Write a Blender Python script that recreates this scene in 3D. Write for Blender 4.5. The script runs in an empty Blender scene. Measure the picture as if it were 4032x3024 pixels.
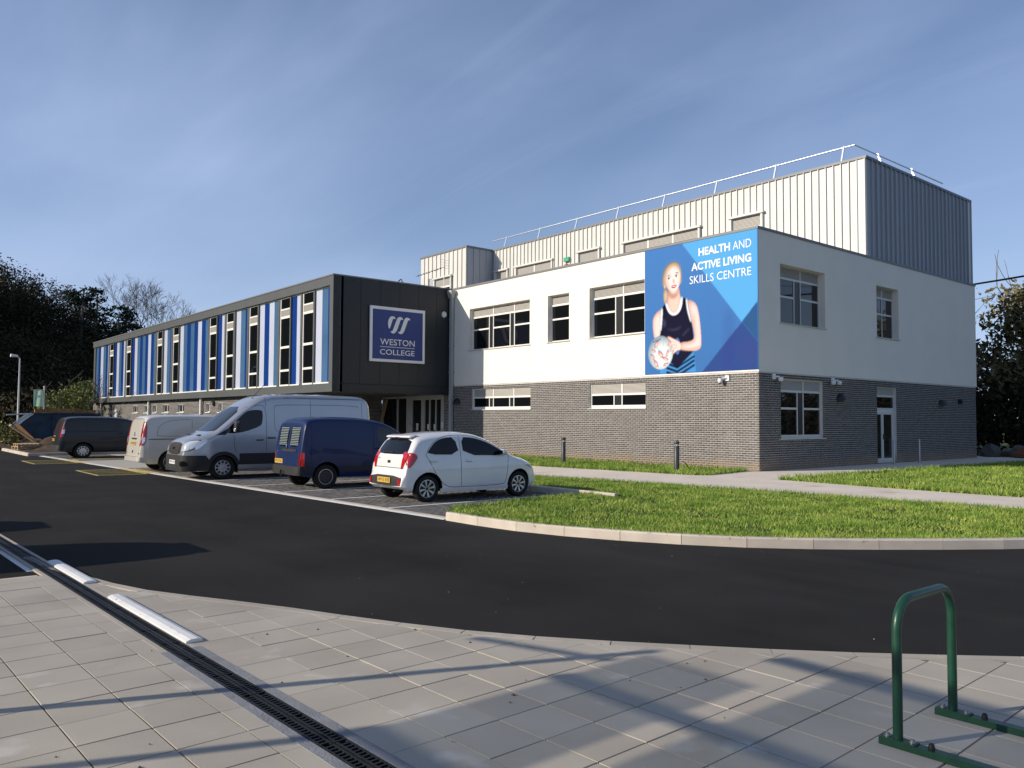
import bpy, bmesh, math, random
import numpy as np
from mathutils import Vector, Matrix

# ------------------------------------------------------------------ camera
SC = bpy.context.scene
COL = SC.collection
CAM_POS = (15.178, -23.035, 1.65)
YAW, PITCH, ROLL, FPX = 0.69195, 0.04356, 0.00556, 3187.4
_F = Vector((-math.cos(YAW)*math.cos(PITCH), math.sin(YAW)*math.cos(PITCH), math.sin(PITCH)))
_R = Vector((math.sin(YAW), math.cos(YAW), 0))
_U = _R.cross(_F)
_r = _R*math.cos(ROLL) + _U*math.sin(ROLL)
_u = _U*math.cos(ROLL) - _R*math.sin(ROLL)
cd = bpy.data.cameras.new('camera')
cam = bpy.data.objects.new('camera', cd); COL.objects.link(cam)
cam.matrix_world = Matrix(((_r.x, _u.x, -_F.x, CAM_POS[0]), (_r.y, _u.y, -_F.y, CAM_POS[1]), (_r.z, _u.z, -_F.z, CAM_POS[2]), (0, 0, 0, 1)))
cd.sensor_width = 36; cd.lens = 36*FPX/4032; cd.clip_start = 0.1; cd.clip_end = 3000
SC.camera = cam

# ------------------------------------------------------------------ sky, sun, exposure
SUN_EL = math.radians(23.0)
SUN_TO = Vector((-0.372*math.cos(SUN_EL), -0.928*math.cos(SUN_EL), math.sin(SUN_EL))).normalized()
w = bpy.data.worlds.new('World'); SC.world = w; w.use_nodes = True
nt = w.node_tree; nt.nodes.clear()
def wn(t, **k):
    n = nt.nodes.new(t)
    for a, b in k.items(): setattr(n, a, b)
    return n
out = wn('ShaderNodeOutputWorld'); bg = wn('ShaderNodeBackground')
sky = wn('ShaderNodeTexSky', sky_type='NISHITA', sun_disc=False, sun_elevation=SUN_EL,
         sun_rotation=math.atan2(SUN_TO.x, SUN_TO.y), altitude=20, air_density=1.0, dust_density=0.6, ozone_density=3.4)
bg.inputs['Strength'].default_value = 0.092
HAZE_AT = (1.71, 4.74, 0.0)
# thin cirrus, laid out on a plane above the whole place
tc = wn('ShaderNodeTexCoord'); sp = wn('ShaderNodeSeparateXYZ'); nt.links.new(tc.outputs['Generated'], sp.inputs[0])
mz = wn('ShaderNodeMath', operation='ADD'); mz.inputs[1].default_value = 0.16; nt.links.new(sp.outputs['Z'], mz.inputs[0])
mzz = wn('ShaderNodeMath', operation='MAXIMUM'); mzz.inputs[1].default_value = 0.05; nt.links.new(mz.outputs[0], mzz.inputs[0])
cb = wn('ShaderNodeCombineXYZ')
for i, ax in enumerate('XY'):
    d = wn('ShaderNodeMath', operation='DIVIDE'); nt.links.new(sp.outputs[ax], d.inputs[0]); nt.links.new(mzz.outputs[0], d.inputs[1]); nt.links.new(d.outputs[0], cb.inputs[i])
def cloud_layer(rot, sx, sy, scale, lo, hi, det, dist, loc=(0, 0, 0)):
    mp = wn('ShaderNodeMapping'); mp.inputs['Rotation'].default_value = (0, 0, rot); mp.inputs['Scale'].default_value = (sx, sy, 1); mp.inputs['Location'].default_value = loc
    nz = wn('ShaderNodeTexNoise'); nz.inputs['Scale'].default_value = scale; nz.inputs['Detail'].default_value = det
    nz.inputs['Roughness'].default_value = 0.55; nz.inputs['Distortion'].default_value = dist
    mr = wn('ShaderNodeMapRange'); mr.interpolation_type = 'SMOOTHSTEP'
    mr.inputs['From Min'].default_value = lo; mr.inputs['From Max'].default_value = hi
    nt.links.new(cb.outputs[0], mp.inputs[0]); nt.links.new(mp.outputs[0], nz.inputs['Vector']); nt.links.new(nz.outputs[0], mr.inputs['Value'])
    return mr.outputs[0]
a = cloud_layer(0.55, 0.45, 1.0, 0.9, 0.40, 0.95, 5, 0.5, (16.03, 11.64, 0))
b = cloud_layer(0.95, 0.25, 1.5, 2.2, 0.48, 0.86, 10, 0.9)
c = cloud_layer(0.3, 0.8, 0.8, 0.42, 0.36, 0.66, 4, 0.3, HAZE_AT)      # broad thin banks of high haze
ab = wn('ShaderNodeMath', operation='MULTIPLY_ADD'); ab.inputs[1].default_value = 0.36; nt.links.new(b, ab.inputs[0]); nt.links.new(a, ab.inputs[2])
ad = wn('ShaderNodeMath', operation='MULTIPLY_ADD'); ad.inputs[1].default_value = 0.75; nt.links.new(c, ad.inputs[0]); nt.links.new(ab.outputs[0], ad.inputs[2])
am0 = wn('ShaderNodeMath', operation='MULTIPLY', use_clamp=True); am0.inputs[1].default_value = 0.40; nt.links.new(ad.outputs[0], am0.inputs[0])
# thin even veil, deeper towards the horizon all the way round
mq = wn('ShaderNodeMath', operation='MULTIPLY'); nt.links.new(mzz.outputs[0], mq.inputs[0]); nt.links.new(mzz.outputs[0], mq.inputs[1])
vd = wn('ShaderNodeMath', operation='DIVIDE'); vd.inputs[0].default_value = -0.044; nt.links.new(mq.outputs[0], vd.inputs[1])
ve = wn('ShaderNodeMath', operation='EXPONENT'); nt.links.new(vd.outputs[0], ve.inputs[0])
vi = wn('ShaderNodeMath', operation='SUBTRACT'); vi.inputs[0].default_value = 1.; nt.links.new(am0.outputs[0], vi.inputs[1])
vm = wn('ShaderNodeMath', operation='MULTIPLY'); nt.links.new(ve.outputs[0], vm.inputs[0]); nt.links.new(vi.outputs[0], vm.inputs[1])
am = wn('ShaderNodeMath', operation='SUBTRACT', use_clamp=True); am.inputs[0].default_value = 1.; nt.links.new(vm.outputs[0], am.inputs[1])
mx = wn('ShaderNodeMix', data_type='RGBA'); nt.links.new(am.outputs[0], mx.inputs[0]); tn = wn('ShaderNodeMix', data_type='RGBA', blend_type='MULTIPLY'); tn.inputs[0].default_value = 1.; tn.inputs[7].default_value = (.93, 1.0, 1.13, 1); nt.links.new(sky.outputs[0], tn.inputs[6]); nt.links.new(tn.outputs[2], mx.inputs[6]); mx.inputs[7].default_value = (5.7, 7.05, 10.1, 1)
nt.links.new(mx.outputs[2], bg.inputs['Color']); nt.links.new(bg.outputs[0], out.inputs[0])

sd = bpy.data.lights.new('sun', 'SUN'); sd.energy = 5.0; sd.angle = math.radians(0.53); sd.color = (1.0, 0.90, 0.76)
sun = bpy.data.objects.new('sun', sd); COL.objects.link(sun)
sun.rotation_euler = SUN_TO.to_track_quat('Z', 'Y').to_euler(); sun.location = (-20, -60, 40)
SC.view_settings.view_transform = 'Standard'; SC.view_settings.look = 'None'
SC.view_settings.exposure = 0.06; SC.view_settings.gamma = 1.0; SC.view_settings.use_curve_mapping = False
SC.cycles.use_denoising = True
SC.cycles.max_bounces = 6; SC.cycles.diffuse_bounces = 3; SC.cycles.glossy_bounces = 3
SC.cycles.sample_clamp_indirect = 6.0

# ------------------------------------------------------------------ helpers
random.seed(7); RNG = np.random.default_rng(11)
MATS = {}
def mat(name, c=(.5, .5, .5), rough=.65, metal=0., spec=.4, var=0., vs=3., c2=None, isl=0., rnd=0., bump=0., bs=60., coat=0.,
        stain=None, wave=None, det=5., spot=None):
    """procedural material: base colour, noise variation, per-piece variation, bump, optional stain (colour, height) near the ground"""
    if name in MATS: return MATS[name]
    m = bpy.data.materials.new(name); m.use_nodes = True; t = m.node_tree; N = t.nodes; Lk = t.links
    p = N['Principled BSDF']
    p.inputs['Roughness'].default_value = rough; p.inputs['Metallic'].default_value = metal
    p.inputs['Specular IOR Level'].default_value = spec; p.inputs['Coat Weight'].default_value = coat; p.inputs['Coat Roughness'].default_value = .04
    geo = N.new('ShaderNodeNewGeometry')
    def noise(scale, d=5., vec=None):
        n = N.new('ShaderNodeTexNoise'); n.inputs['Scale'].default_value = scale; n.inputs['Detail'].default_value = d
        Lk.new(vec or geo.outputs['Position'], n.inputs['Vector']); return n.outputs[0]
    def mixc(f, A, B, blend='MIX'):
        x = N.new('ShaderNodeMix'); x.data_type = 'RGBA'; x.blend_type = blend
        for s, v in ((0, f), (6, A), (7, B)):
            if hasattr(v, 'links'): Lk.new(v, x.inputs[s])
            elif isinstance(v, (int, float)): x.inputs[s].default_value = v
            else: x.inputs[s].default_value = (*v[:3], 1)
        return x.outputs[2]
    def mrange(v, a0, a1, b0=0., b1=1.):
        r = N.new('ShaderNodeMapRange'); r.inputs[1].default_value = a0; r.inputs[2].default_value = a1; r.inputs[3].default_value = b0; r.inputs[4].default_value = b1
        Lk.new(v, r.inputs[0]); return r.outputs[0]
    col = c
    if var or c2:
        A = [x*(1-var) for x in c]; B = c2 or [x*(1+var) for x in c]
        col = mixc(mrange(noise(vs, det), .3, .7), A, B)
    if spot:   # (scale, lo, hi, colour)
        col = mixc(mrange(noise(spot[0], 3.), spot[1], spot[2]), col, spot[3])
    for amt, src in ((isl, geo.outputs['Random Per Island']), (rnd, None)):
        if amt:
            if src is None: src = N.new('ShaderNodeObjectInfo').outputs['Random']
            h = N.new('ShaderNodeHueSaturation'); Lk.new(mrange(src, 0, 1, 1-amt, 1+amt), h.inputs['Value'])
            if hasattr(col, 'links'): Lk.new(col, h.inputs['Color'])
            else: h.inputs['Color'].default_value = (*col[:3], 1)
            col = h.outputs[0]
    if stain:
        sx = N.new('ShaderNodeSeparateXYZ'); Lk.new(geo.outputs['Position'], sx.inputs[0])
        nz = N.new('ShaderNodeMath'); nz.operation = 'MULTIPLY_ADD'; nz.inputs[1].default_value = -.55; Lk.new(noise(1.6, 4.), nz.inputs[0]); Lk.new(sx.outputs['Z'], nz.inputs[2])
        col = mixc(mrange(nz.outputs[0], stain[1]-.27, stain[1]-.02-.27, 0., .75) if False else mrange(nz.outputs[0], -.27, stain[1]-.27, .8, 0.), col, stain[0])
    if hasattr(col, 'links'): Lk.new(col, p.inputs['Base Color'])
    else: p.inputs['Base Color'].default_value = (*col[:3], 1)
    if bump:
        bn = N.new('ShaderNodeBump'); bn.inputs['Strength'].default_value = bump; bn.inputs['Distance'].default_value = .02
        Lk.new(noise(bs, 6.), bn.inputs['Height']); Lk.new(bn.outputs[0], p.inputs['Normal'])
    MATS[name] = m; return m
def M(n): return MATS[n]

def tag(o, label=None, cat=None, group=None, kind=None):
    if label: o['label'] = label
    if cat: o['category'] = cat
    if group: o['group'] = group
    if kind: o['kind'] = kind
    return o
WL = {}
def empty(name, loc=(0, 0, 0), rz=0., parent=None, local=False):
    o = bpy.data.objects.new(name, None); COL.objects.link(o); o.empty_display_size = .2
    o.location = loc; o.rotation_euler = (0, 0, rz)
    WL[o.name] = Vector((0, 0, 0)) if local else Vector(loc)
    if parent:
        o.parent = parent
        if not local: o.location = Vector(loc) - WL[parent.name]
    return o
def link(name, me, parent=None, loc=None):
    o = bpy.data.objects.new(name, me); COL.objects.link(o)
    if parent: o.parent = parent
    if loc is not None: o.location = loc
    WL[o.name] = Vector(loc) if loc is not None else (WL[parent.name].copy() if parent else Vector((0, 0, 0)))
    return o
class MB:
    """collects shapes in world (or thing-local) coordinates; build() links them as one mesh object"""
    def __init__(s): s.v = []; s.f = []; s.mi = []; s.cur = 0
    def add(s, vs, fs):
        b = len(s.v); s.v += [tuple(p) for p in vs]; s.f += [tuple(i+b for i in f) for f in fs]; s.mi += [s.cur]*len(fs); return s
    def box(s, x0, x1, y0, y1, z0, z1):
        if x0 > x1: x0, x1 = x1, x0
        if y0 > y1: y0, y1 = y1, y0
        return s.add([(x0,y0,z0),(x1,y0,z0),(x1,y1,z0),(x0,y1,z0),(x0,y0,z1),(x1,y0,z1),(x1,y1,z1),(x0,y1,z1)],
                     [(0,3,2,1),(4,5,6,7),(0,1,5,4),(1,2,6,5),(2,3,7,6),(3,0,4,7)])
    def quad(s, a, b, c, d): return s.add([a, b, c, d], [(0, 1, 2, 3)])
    def prism(s, poly, z0, z1):           # poly in xy (counter-clockwise), extruded in z
        n = len(poly)
        return s.add([(x, y, z0) for x, y in poly] + [(x, y, z1) for x, y in poly],
                     [tuple(range(n-1, -1, -1)), tuple(range(n, 2*n))] + [(i, (i+1) % n, n+(i+1) % n, n+i) for i in range(n)])
    def hexa(s, p):                        # 8 corners, bottom 4 then top 4
        return s.add(p, [(0,3,2,1),(4,5,6,7),(0,1,5,4),(1,2,6,5),(2,3,7,6),(3,0,4,7)])
    def tube(s, pts, r, n=8, closed=False, caps=True):
        pts = [Vector(p) for p in pts]; k = len(pts); rr = r if isinstance(r, (list, tuple)) else [r]*k
        vs = []; ref = None
        for i, p in enumerate(pts):
            d = (pts[(i+1) % k] if (i < k-1 or closed) else pts[i]) - (pts[i-1] if (i > 0 or closed) else pts[i]); d.normalize()
            if ref is None: ref = Vector((0, 0, 1)) if abs(d.z) < .9 else Vector((1, 0, 0))
            a = d.cross(ref); 
            if a.length < 1e-4: a = d.cross(Vector((0, 1, 0)))
            a.normalize(); b2 = a.cross(d).normalized(); ref = b2
            for j in range(n):
                t = 2*math.pi*j/n; vs.append(p + (a*math.cos(t) + b2*math.sin(t))*rr[i])
        fs = []
        for i in range(k if closed else k-1):
            for j in range(n):
                fs.append((i*n+j, i*n+(j+1) % n, ((i+1) % k)*n+(j+1) % n, ((i+1) % k)*n+j))
        if caps and not closed: fs += [tuple(range(n-1, -1, -1)), tuple((k-1)*n+j for j in range(n))]
        return s.add(vs, fs)
    def lathe(s, prof, c=(0, 0, 0), n=24, axis='z', cap=True):
        vs = []
        for j in range(n):
            t = 2*math.pi*j/n
            for r, h in prof:
                q = (r*math.cos(t), r*math.sin(t), h)
                if axis == 'x': q = (h, q[0], q[1])
                if axis == 'y': q = (q[0], h, q[1])
                vs.append((q[0]+c[0], q[1]+c[1], q[2]+c[2]))
        m = len(prof)
        fs = [(j*m+i, ((j+1) % n)*m+i, ((j+1) % n)*m+i+1, j*m+i+1) for j in range(n) for i in range(m-1)]
        return s.add(vs, fs)
    def grid(s, P):                        # P[i][j] points
        a = len(P); b = len(P[0])
        return s.add([p for r in P for p in r], [(i*b+j, (i+1)*b+j, (i+1)*b+j+1, i*b+j+1) for i in range(a-1) for j in range(b-1)])
    def mesh(s, name, off=Vector((0, 0, 0))):
        me = bpy.data.meshes.new(name)
        me.from_pydata([(p[0]-off.x, p[1]-off.y, p[2]-off.z) for p in s.v], [], s.f); return me
    def build(s, name, mats, parent=None, loc=None, smooth=None, fix=False, kind=None):
        off = Vector(loc) if loc is not None else (WL[parent.name] if parent else Vector((0, 0, 0)))
        me = s.mesh(name, off)
        ml = mats if isinstance(mats, (list, tuple)) else [mats]
        for m in ml: me.materials.append(M(m) if isinstance(m, str) else m)
        if len(ml) > 1: me.polygons.foreach_set('material_index', s.mi)
        if fix:
            b = bmesh.new(); b.from_mesh(me); bmesh.ops.recalc_face_normals(b, faces=b.faces); b.to_mesh(me); b.free()
        if smooth is not None: me.shade_smooth(); me.set_sharp_from_angle(angle=math.radians(smooth))
        o = link(name, me, parent, loc)
        if loc is not None and parent: o.location = Vector(loc) - WL[parent.name]
        if kind: o['kind'] = kind
        return o
def arr_mesh(name, V, Fq, material, parent=None, kind=None, k=4):
    """fast mesh from numpy arrays: V (n,3), Fq (m,k)"""
    me = bpy.data.meshes.new(name); nf = len(Fq)
    me.vertices.add(len(V)); me.vertices.foreach_set('co', np.asarray(V, np.float32).ravel())
    me.loops.add(nf*k); me.loops.foreach_set('vertex_index', np.asarray(Fq, np.int32).ravel())
    me.polygons.add(nf); me.polygons.foreach_set('loop_start', np.arange(0, nf*k, k, dtype=np.int32))
    me.update(calc_edges=True); me.validate()
    me.materials.append(M(material)); o = link(name, me, parent)
    if parent is not None: o.location = -WL[parent.name]
    if kind: o['kind'] = kind
    return o
def chaikin(p, it=1, closed=False):
    for _ in range(it):
        q = []; n = len(p)
        rng = range(n if closed else n-1)
        if not closed: q.append(p[0])
        for i in rng:
            a, b = p[i], p[(i+1) % n]
            q += [tuple(.75*a[k]+.25*b[k] for k in range(len(a))), tuple(.25*a[k]+.75*b[k] for k in range(len(a)))]
        if not closed: q.append(p[-1])
        p = q
    return p
def text_mesh(s, bold=0., ext=.002):
    """lettering as mesh in a unit frame: returns (verts, faces, width, height) with cap height measured"""
    cu = bpy.data.curves.new('lettering', 'FONT'); cu.body = s; cu.size = 1.; cu.offset = bold; cu.extrude = 0.; cu.resolution_u = 3
    o = bpy.data.objects.new('lettering', cu); COL.objects.link(o)
    dg = bpy.context.evaluated_depsgraph_get(); me = bpy.data.meshes.new_from_object(o.evaluated_get(dg))
    vs = [tuple(v.co) for v in me.vertices]; fs = [tuple(p.vertices) for p in me.polygons]
    bpy.data.objects.remove(o); bpy.data.curves.remove(cu); bpy.data.meshes.remove(me)
    x0 = min(v[0] for v in vs); x1 = max(v[0] for v in vs); y0 = min(v[1] for v in vs); y1 = max(v[1] for v in vs)
    return [((v[0]-x0)/(x1-x0), (v[1]-y0)/(y1-y0)) for v in vs], fs
def lettering(mb, s, fn, bold=0.):
    """fn maps (u, v) in the unit box of the words to a 3-D point"""
    vs, fs = text_mesh(s, bold); mb.add([fn(u, v) for u, v in vs], fs)
# ------------------------------------------------------------------ materials
mat('asphalt', (.024, .0232, .0228), .92, var=.30, vs=.55, bump=.5, bs=260, spot=(90., .62, .75, (.045, .043, .04)), det=8, spec=.12)
mat('old_asphalt', (.045, .044, .043), .9, var=.2, vs=.8, bump=.4, bs=200, spec=.25)
mat('soil', (.085, .06, .042), .95, var=.4, vs=2.5, bump=.8, bs=14, spec=.1)
mat('field', (.06, .075, .03), .95, var=.3, vs=.15, spec=.1)
mat('lawn_soil', (.075, .085, .03), .95, var=.35, vs=3., spec=.1)
mat('path_concrete', (.68, .60, .51), .9, var=.08, vs=.8, bump=.15, bs=120, spec=.2, spot=(.9, .6, .75, (.52, .42, .33)))
mat('pad_concrete', (.42, .40, .36), .9, var=.08, vs=1.2, bump=.15, bs=120, spec=.2)
mat('kerb', (.54, .475, .395), .88, var=.12, vs=2.5, rnd=.07, bump=.25, bs=90, spec=.2)
mat('slab', (.395, .356, .298), .82, var=.12, vs=1.1, rnd=.075, bump=.12, bs=140, spec=.3, spot=(2.3, .64, .74, (.49, .46, .41)))
mat('slab_joint', (.085, .078, .07), .95, var=.3, vs=6)
mat('block', (.125, .118, .112), .9, var=.2, vs=2., isl=.22, rnd=.22, bump=.3, bs=90, spec=.25)
mat('block_joint', (.06, .056, .05), .95, var=.3, vs=8)
mat('white_paint', (.74, .74, .72), .7, var=.10, vs=9., bump=.2, bs=150, spot=(30., .63, .72, (.35, .34, .33)))
mat('yellow_paint', (.55, .44, .13), .75, var=.15, vs=9., spot=(22., .56, .68, (.11, .1, .09)))
mat('iron', (.012, .012, .013), .5, metal=.2, var=.3, vs=20, bump=.3, bs=90)
mat('mortar_strip', (.21, .215, .23), .85, var=.15, vs=8, bump=.3, bs=60)
mat('white_board', (.72, .71, .69), .55, var=.06, vs=5, spot=(16., .67, .73, (.16, .13, .1)))
mat('stand_green', (.008, .05, .028), .38, var=.12, vs=18, coat=.1)
mat('zinc', (.36, .37, .38), .45, metal=.8, var=.1, vs=20)
mat('rubber_black', (.012, .012, .012), .6)
mat('render_white', (.80, .755, .675), .9, var=.025, vs=.9, bump=.12, bs=180, spec=.2)
mat('capping', (.16, .165, .175), .5, spec=.5, var=.08, vs=2)
mat('brick', (.116, .106, .100), .88, var=.14, vs=7., isl=.20, rnd=.20, bump=.25, bs=70, spec=.2, stain=((.30, .225, .15), .42))
mat('mortar', (.63, .60, .56), .95, var=.08, vs=9., bump=.3, bs=90, spec=.1, stain=((.31, .235, .16), .42))
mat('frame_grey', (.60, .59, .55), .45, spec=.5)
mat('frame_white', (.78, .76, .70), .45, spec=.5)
mat('louvre', (.46, .44, .40), .5)
mat('glass_dark', (.006, .007, .008), .03, spec=.55)
mat('glass_door', (.016, .018, .017), .06, spec=.5)
mat('panel_narrow', (.012, .014, .017), .35)
mat('sill', (.52, .51, .48), .5)
mat('grey_metal', (.092, .1, .1), .42, spec=.5, var=.06, vs=1.5)
mat('dark_panel', (.0135, .0195, .026), .45, spec=.35, var=.08, vs=.7, rnd=.07)
mat('joint_black', (.006, .006, .006), .9)
mat('stripe_dark', (.010, .045, .215), .10, spec=.6, var=.06, vs=.6)
mat('stripe_mid', (.068, .145, .265), .10, spec=.6, var=.12, vs=.5)
mat('stripe_pale', (.49, .53, .64), .16, spec=.5, var=.04, vs=.8)
mat('cladding', (.60, .592, .55), .5, metal=.0, spec=.5, var=.03, vs=.8, rnd=.03)
mat('cladding_shaded', (.35, .375, .41), .5, metal=.0, spec=.5, rnd=.04)  # same cladding, darker and bluer: shade of the side faces put into the colour
mat('galv', (.66, .68, .70), .35, metal=.7, var=.1, vs=9)
mat('pipe_grey', (.40, .41, .40), .5, var=.05, vs=3)
mat('door_white', (.70, .69, .66), .6)
mat('timber', (.42, .30, .17), .8, var=.2, vs=12)
mat('sign_white', (.78, .78, .78), .5)
mat('sign_blue', (.020, .050, .205), .5)
mat('plastic_white', (.75, .76, .77), .45)
mat('lamp_black', (.018, .018, .019), .5)
mat('red_plastic', (.45, .02, .02), .4); mat('green_plastic', (.05, .35, .2), .4)
mat('bollard', (.045, .047, .05), .42, var=.1, vs=9)
mat('steel_post', (.42, .41, .40), .38, metal=.7)
def flat(n, r, g, b, rough=.5):      # print colours given as seen (sRGB 0-255)
    f = lambda c: ((c/255+.055)/1.055)**2.4 if c > 10 else c/255/12.92
    return mat(n, (f(r)*.82, f(g)*.82, f(b)*.82), rough, spec=.25)
for n, c in dict(print_blue=(70, 112, 176), print_sky=(92, 170, 232), print_navy=(58, 66, 128), print_teal=(46, 84, 136), print_hair=(214, 178, 120),
                 print_hair_dark=(176, 138, 88), print_skin=(248, 212, 192), print_skin_shade=(226, 172, 148), print_vest=(24, 24, 46), print_white=(252, 252, 252), print_stripe=(74, 146, 222),
                 print_ball=(214, 226, 226), print_orange=(246, 130, 84), print_lips=(196, 60, 76), print_eye=(40, 36, 48), print_brow=(96, 66, 48), print_seam=(150, 166, 190)).items(): flat(n, *c)
# vegetation
mat('grass', (.135, .285, .03), .7, var=.3, vs=1.6, isl=.5, spec=.2, c2=(.33, .40, .085), det=8)
mat('leaf_dark', (.03, .034, .017), .85, var=.4, vs=.12, isl=.4, spec=.05, c2=(.055, .046, .027))
mat('leaf_pine', (.016, .03, .016), .8, isl=.5, spec=.15)
mat('leaf_bush', (.15, .20, .055), .7, var=.3, vs=.6, isl=.5, spec=.15, c2=(.21, .21, .07))
mat('leaf_olive', (.14, .135, .055), .8, var=.35, vs=.35, isl=.4, spec=.08, c2=(.175, .15, .08))
mat('leaf_yellow', (.22, .21, .07), .7, isl=.5, spec=.2)
mat('bark', (.09, .075, .06), .9, var=.3, vs=4, bump=.5, bs=20)
mat('bark_pale', (.16, .145, .125), .9, var=.3, vs=3)
mat('hill_ground', (.022, .024, .013), .95, var=.4, vs=.06, spec=.1)
# site clutter
mat('skip_blue', (.012, .032, .062), .6, var=.35, vs=3., spot=(3.5, .58, .72, (.05, .035, .025)))
mat('skip_rust', (.26, .13, .05), .8, var=.4, vs=5.)
mat('pallet_wood', (.42, .30, .18), .85, var=.2, vs=9, rnd=.12)
mat('flag_green', (.52, .70, .56), .7, var=.05, vs=3)
mat('rubble_grey', (.07, .066, .062), .9, isl=.3, bump=.5, bs=20); mat('rubble_orange', (.16, .065, .04), .85, var=.2, vs=8)
mat('leaf_litter', (.09, .065, .04), .9, isl=.5); mat('grit', (.42, .41, .39), .9, isl=.5)
# vehicles
def paint(n, c, metal=0., rough=.28, coat=1.): return mat(n, c, rough, metal=metal, spec=.5 if coat > .5 else .3, coat=coat, var=.03, vs=2)
paint('car_white', (.72, .71, .70)); paint('van_silver', (.40, .41, .43), metal=.55, rough=.34); paint('van_blue', (.0045, .017, .075), rough=.4, coat=.25); paint('van_grey', (.015, .016, .019), rough=.4, coat=.35)
paint('van_cream', (.62, .58, .51)); paint('car_red', (.2, .02, .02))
mat('trim_black', (.020, .020, .021), .6, spec=.35, bump=.1, bs=300)
mat('car_glass', (.006, .007, .008), .04, spec=.35)
mat('car_glass_light', (.03, .036, .038), .04, spec=.4)
mat('lamp_red', (.42, .012, .015), .12, coat=1.); mat('lamp_dark_red', (.16, .01, .012), .15, coat=1.)
mat('lamp_clear', (.72, .74, .76), .10, metal=.35, coat=1.)
mat('tyre', (.014, .014, .014), .8, spec=.25); mat('rim_silver', (.52, .53, .54), .32, metal=.7); mat('rim_dark', (.02, .02, .02), .5); mat('rim_steel', (.045, .045, .047), .5, metal=.3)
mat('gap', (.006, .006, .006), .9); mat('plate_yellow', (.66, .42, .07), .4); mat('plate_white', (.75, .75, .73), .4); mat('chrome', (.7, .7, .72), .15, metal=1.)
mat('blind_white', (.19, .235, .235), .5); mat('well_black', (.006, .006, .006), .95, spec=.1)

# twin-wall roof sheet: part of the light goes straight through, part is scattered
pm_ = bpy.data.materials.new('roof_sheet'); pm_.use_nodes = True; MATS['roof_sheet'] = pm_; N_ = pm_.node_tree.nodes; N_.clear(); L_ = pm_.node_tree.links
o_ = N_.new('ShaderNodeOutputMaterial'); x_ = N_.new('ShaderNodeMixShader'); x_.inputs[0].default_value = .36; t_ = N_.new('ShaderNodeBsdfTransparent'); t_.inputs[0].default_value = (.92, .94, .95, 1)
d_ = N_.new('ShaderNodeBsdfTranslucent'); d_.inputs[0].default_value = (.7, .72, .74, 1); L_.new(t_.outputs[0], x_.inputs[1]); L_.new(d_.outputs[0], x_.inputs[2]); L_.new(x_.outputs[0], o_.inputs[0])
mat('entrance_frame', (.46, .46, .44), .5)

def fabric(name, c):          # thin cloth that the sun shines through
    m = bpy.data.materials.new(name); m.use_nodes = True; N = m.node_tree.nodes; N.clear(); L = m.node_tree.links; o = N.new('ShaderNodeOutputMaterial'); x = N.new('ShaderNodeMixShader'); x.inputs[0].default_value = .6
    a = N.new('ShaderNodeBsdfDiffuse'); a.inputs[0].default_value = (*c, 1); b = N.new('ShaderNodeBsdfTranslucent'); b.inputs[0].default_value = (*c, 1); L.new(a.outputs[0], x.inputs[1]); L.new(b.outputs[0], x.inputs[2]); L.new(x.outputs[0], o.inputs[0]); MATS[name] = m
fabric('flag_cloth', (.50, .72, .52))
# rubbed, slightly paler lanes and patches in the tarmac
t_ = MATS['asphalt'].node_tree; p_ = t_.nodes['Principled BSDF']; src = p_.inputs['Base Color'].links[0].from_socket; g_ = t_.nodes.new('ShaderNodeNewGeometry'); mp_ = t_.nodes.new('ShaderNodeMapping'); mp_.inputs['Scale'].default_value = (.16, 1.1, 1.); mp_.inputs['Rotation'].default_value = (0, 0, -.5)
n_ = t_.nodes.new('ShaderNodeTexNoise'); n_.inputs['Scale'].default_value = .8; n_.inputs['Detail'].default_value = 7; n_.inputs['Roughness'].default_value = .65; r_ = t_.nodes.new('ShaderNodeMapRange'); r_.inputs[1].default_value = .46; r_.inputs[2].default_value = .72; r_.inputs[4].default_value = .55
x_ = t_.nodes.new('ShaderNodeMix'); x_.data_type = 'RGBA'; x_.inputs[7].default_value = (.038, .036, .034, 1)
for a_, b_ in ((g_.outputs['Position'], mp_.inputs[0]), (mp_.outputs[0], n_.inputs['Vector']), (n_.outputs[0], r_.inputs[0]), (r_.outputs[0], x_.inputs[0]), (src, x_.inputs[6]), (x_.outputs[2], p_.inputs['Base Color'])): t_.links.new(a_, b_)
# ------------------------------------------------------------------ ground, road, paving, lawns
ZR = -0.10                                     # road level; the lawns and the path round the building lie at 0
def sheet(name, poly, z, m, kind='structure', parent=None):
    mb = MB(); mb.add([(x, y, z) for x, y in poly], [tuple(range(len(poly)))]); return mb.build(name, m, parent, kind=kind)
def slab_prism(name, poly, z0, z1, m, kind='structure', parent=None):
    mb = MB(); mb.prism(poly, z0, z1); return mb.build(name, m, parent, kind=kind, fix=True)
sheet('ground', [(-900, -700), (700, -700), (700, 900), (-900, 900)], -0.16, 'field')
sheet('road', [(-75, -60), (45, -60), (45, 30), (16, 30), (12, -4), (3, -9.6), (-75, -9.6)], ZR, 'asphalt')
def LINE(x): return -14.92 - .044*(3.6-x)      # front edge of the bays
BAY_R = [(3.42, -14.66), (2.95, -14.2), (2.86, -13.4), (2.6, -12.1), (2.5, -10.9), (2.45, -10.16)]

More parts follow.
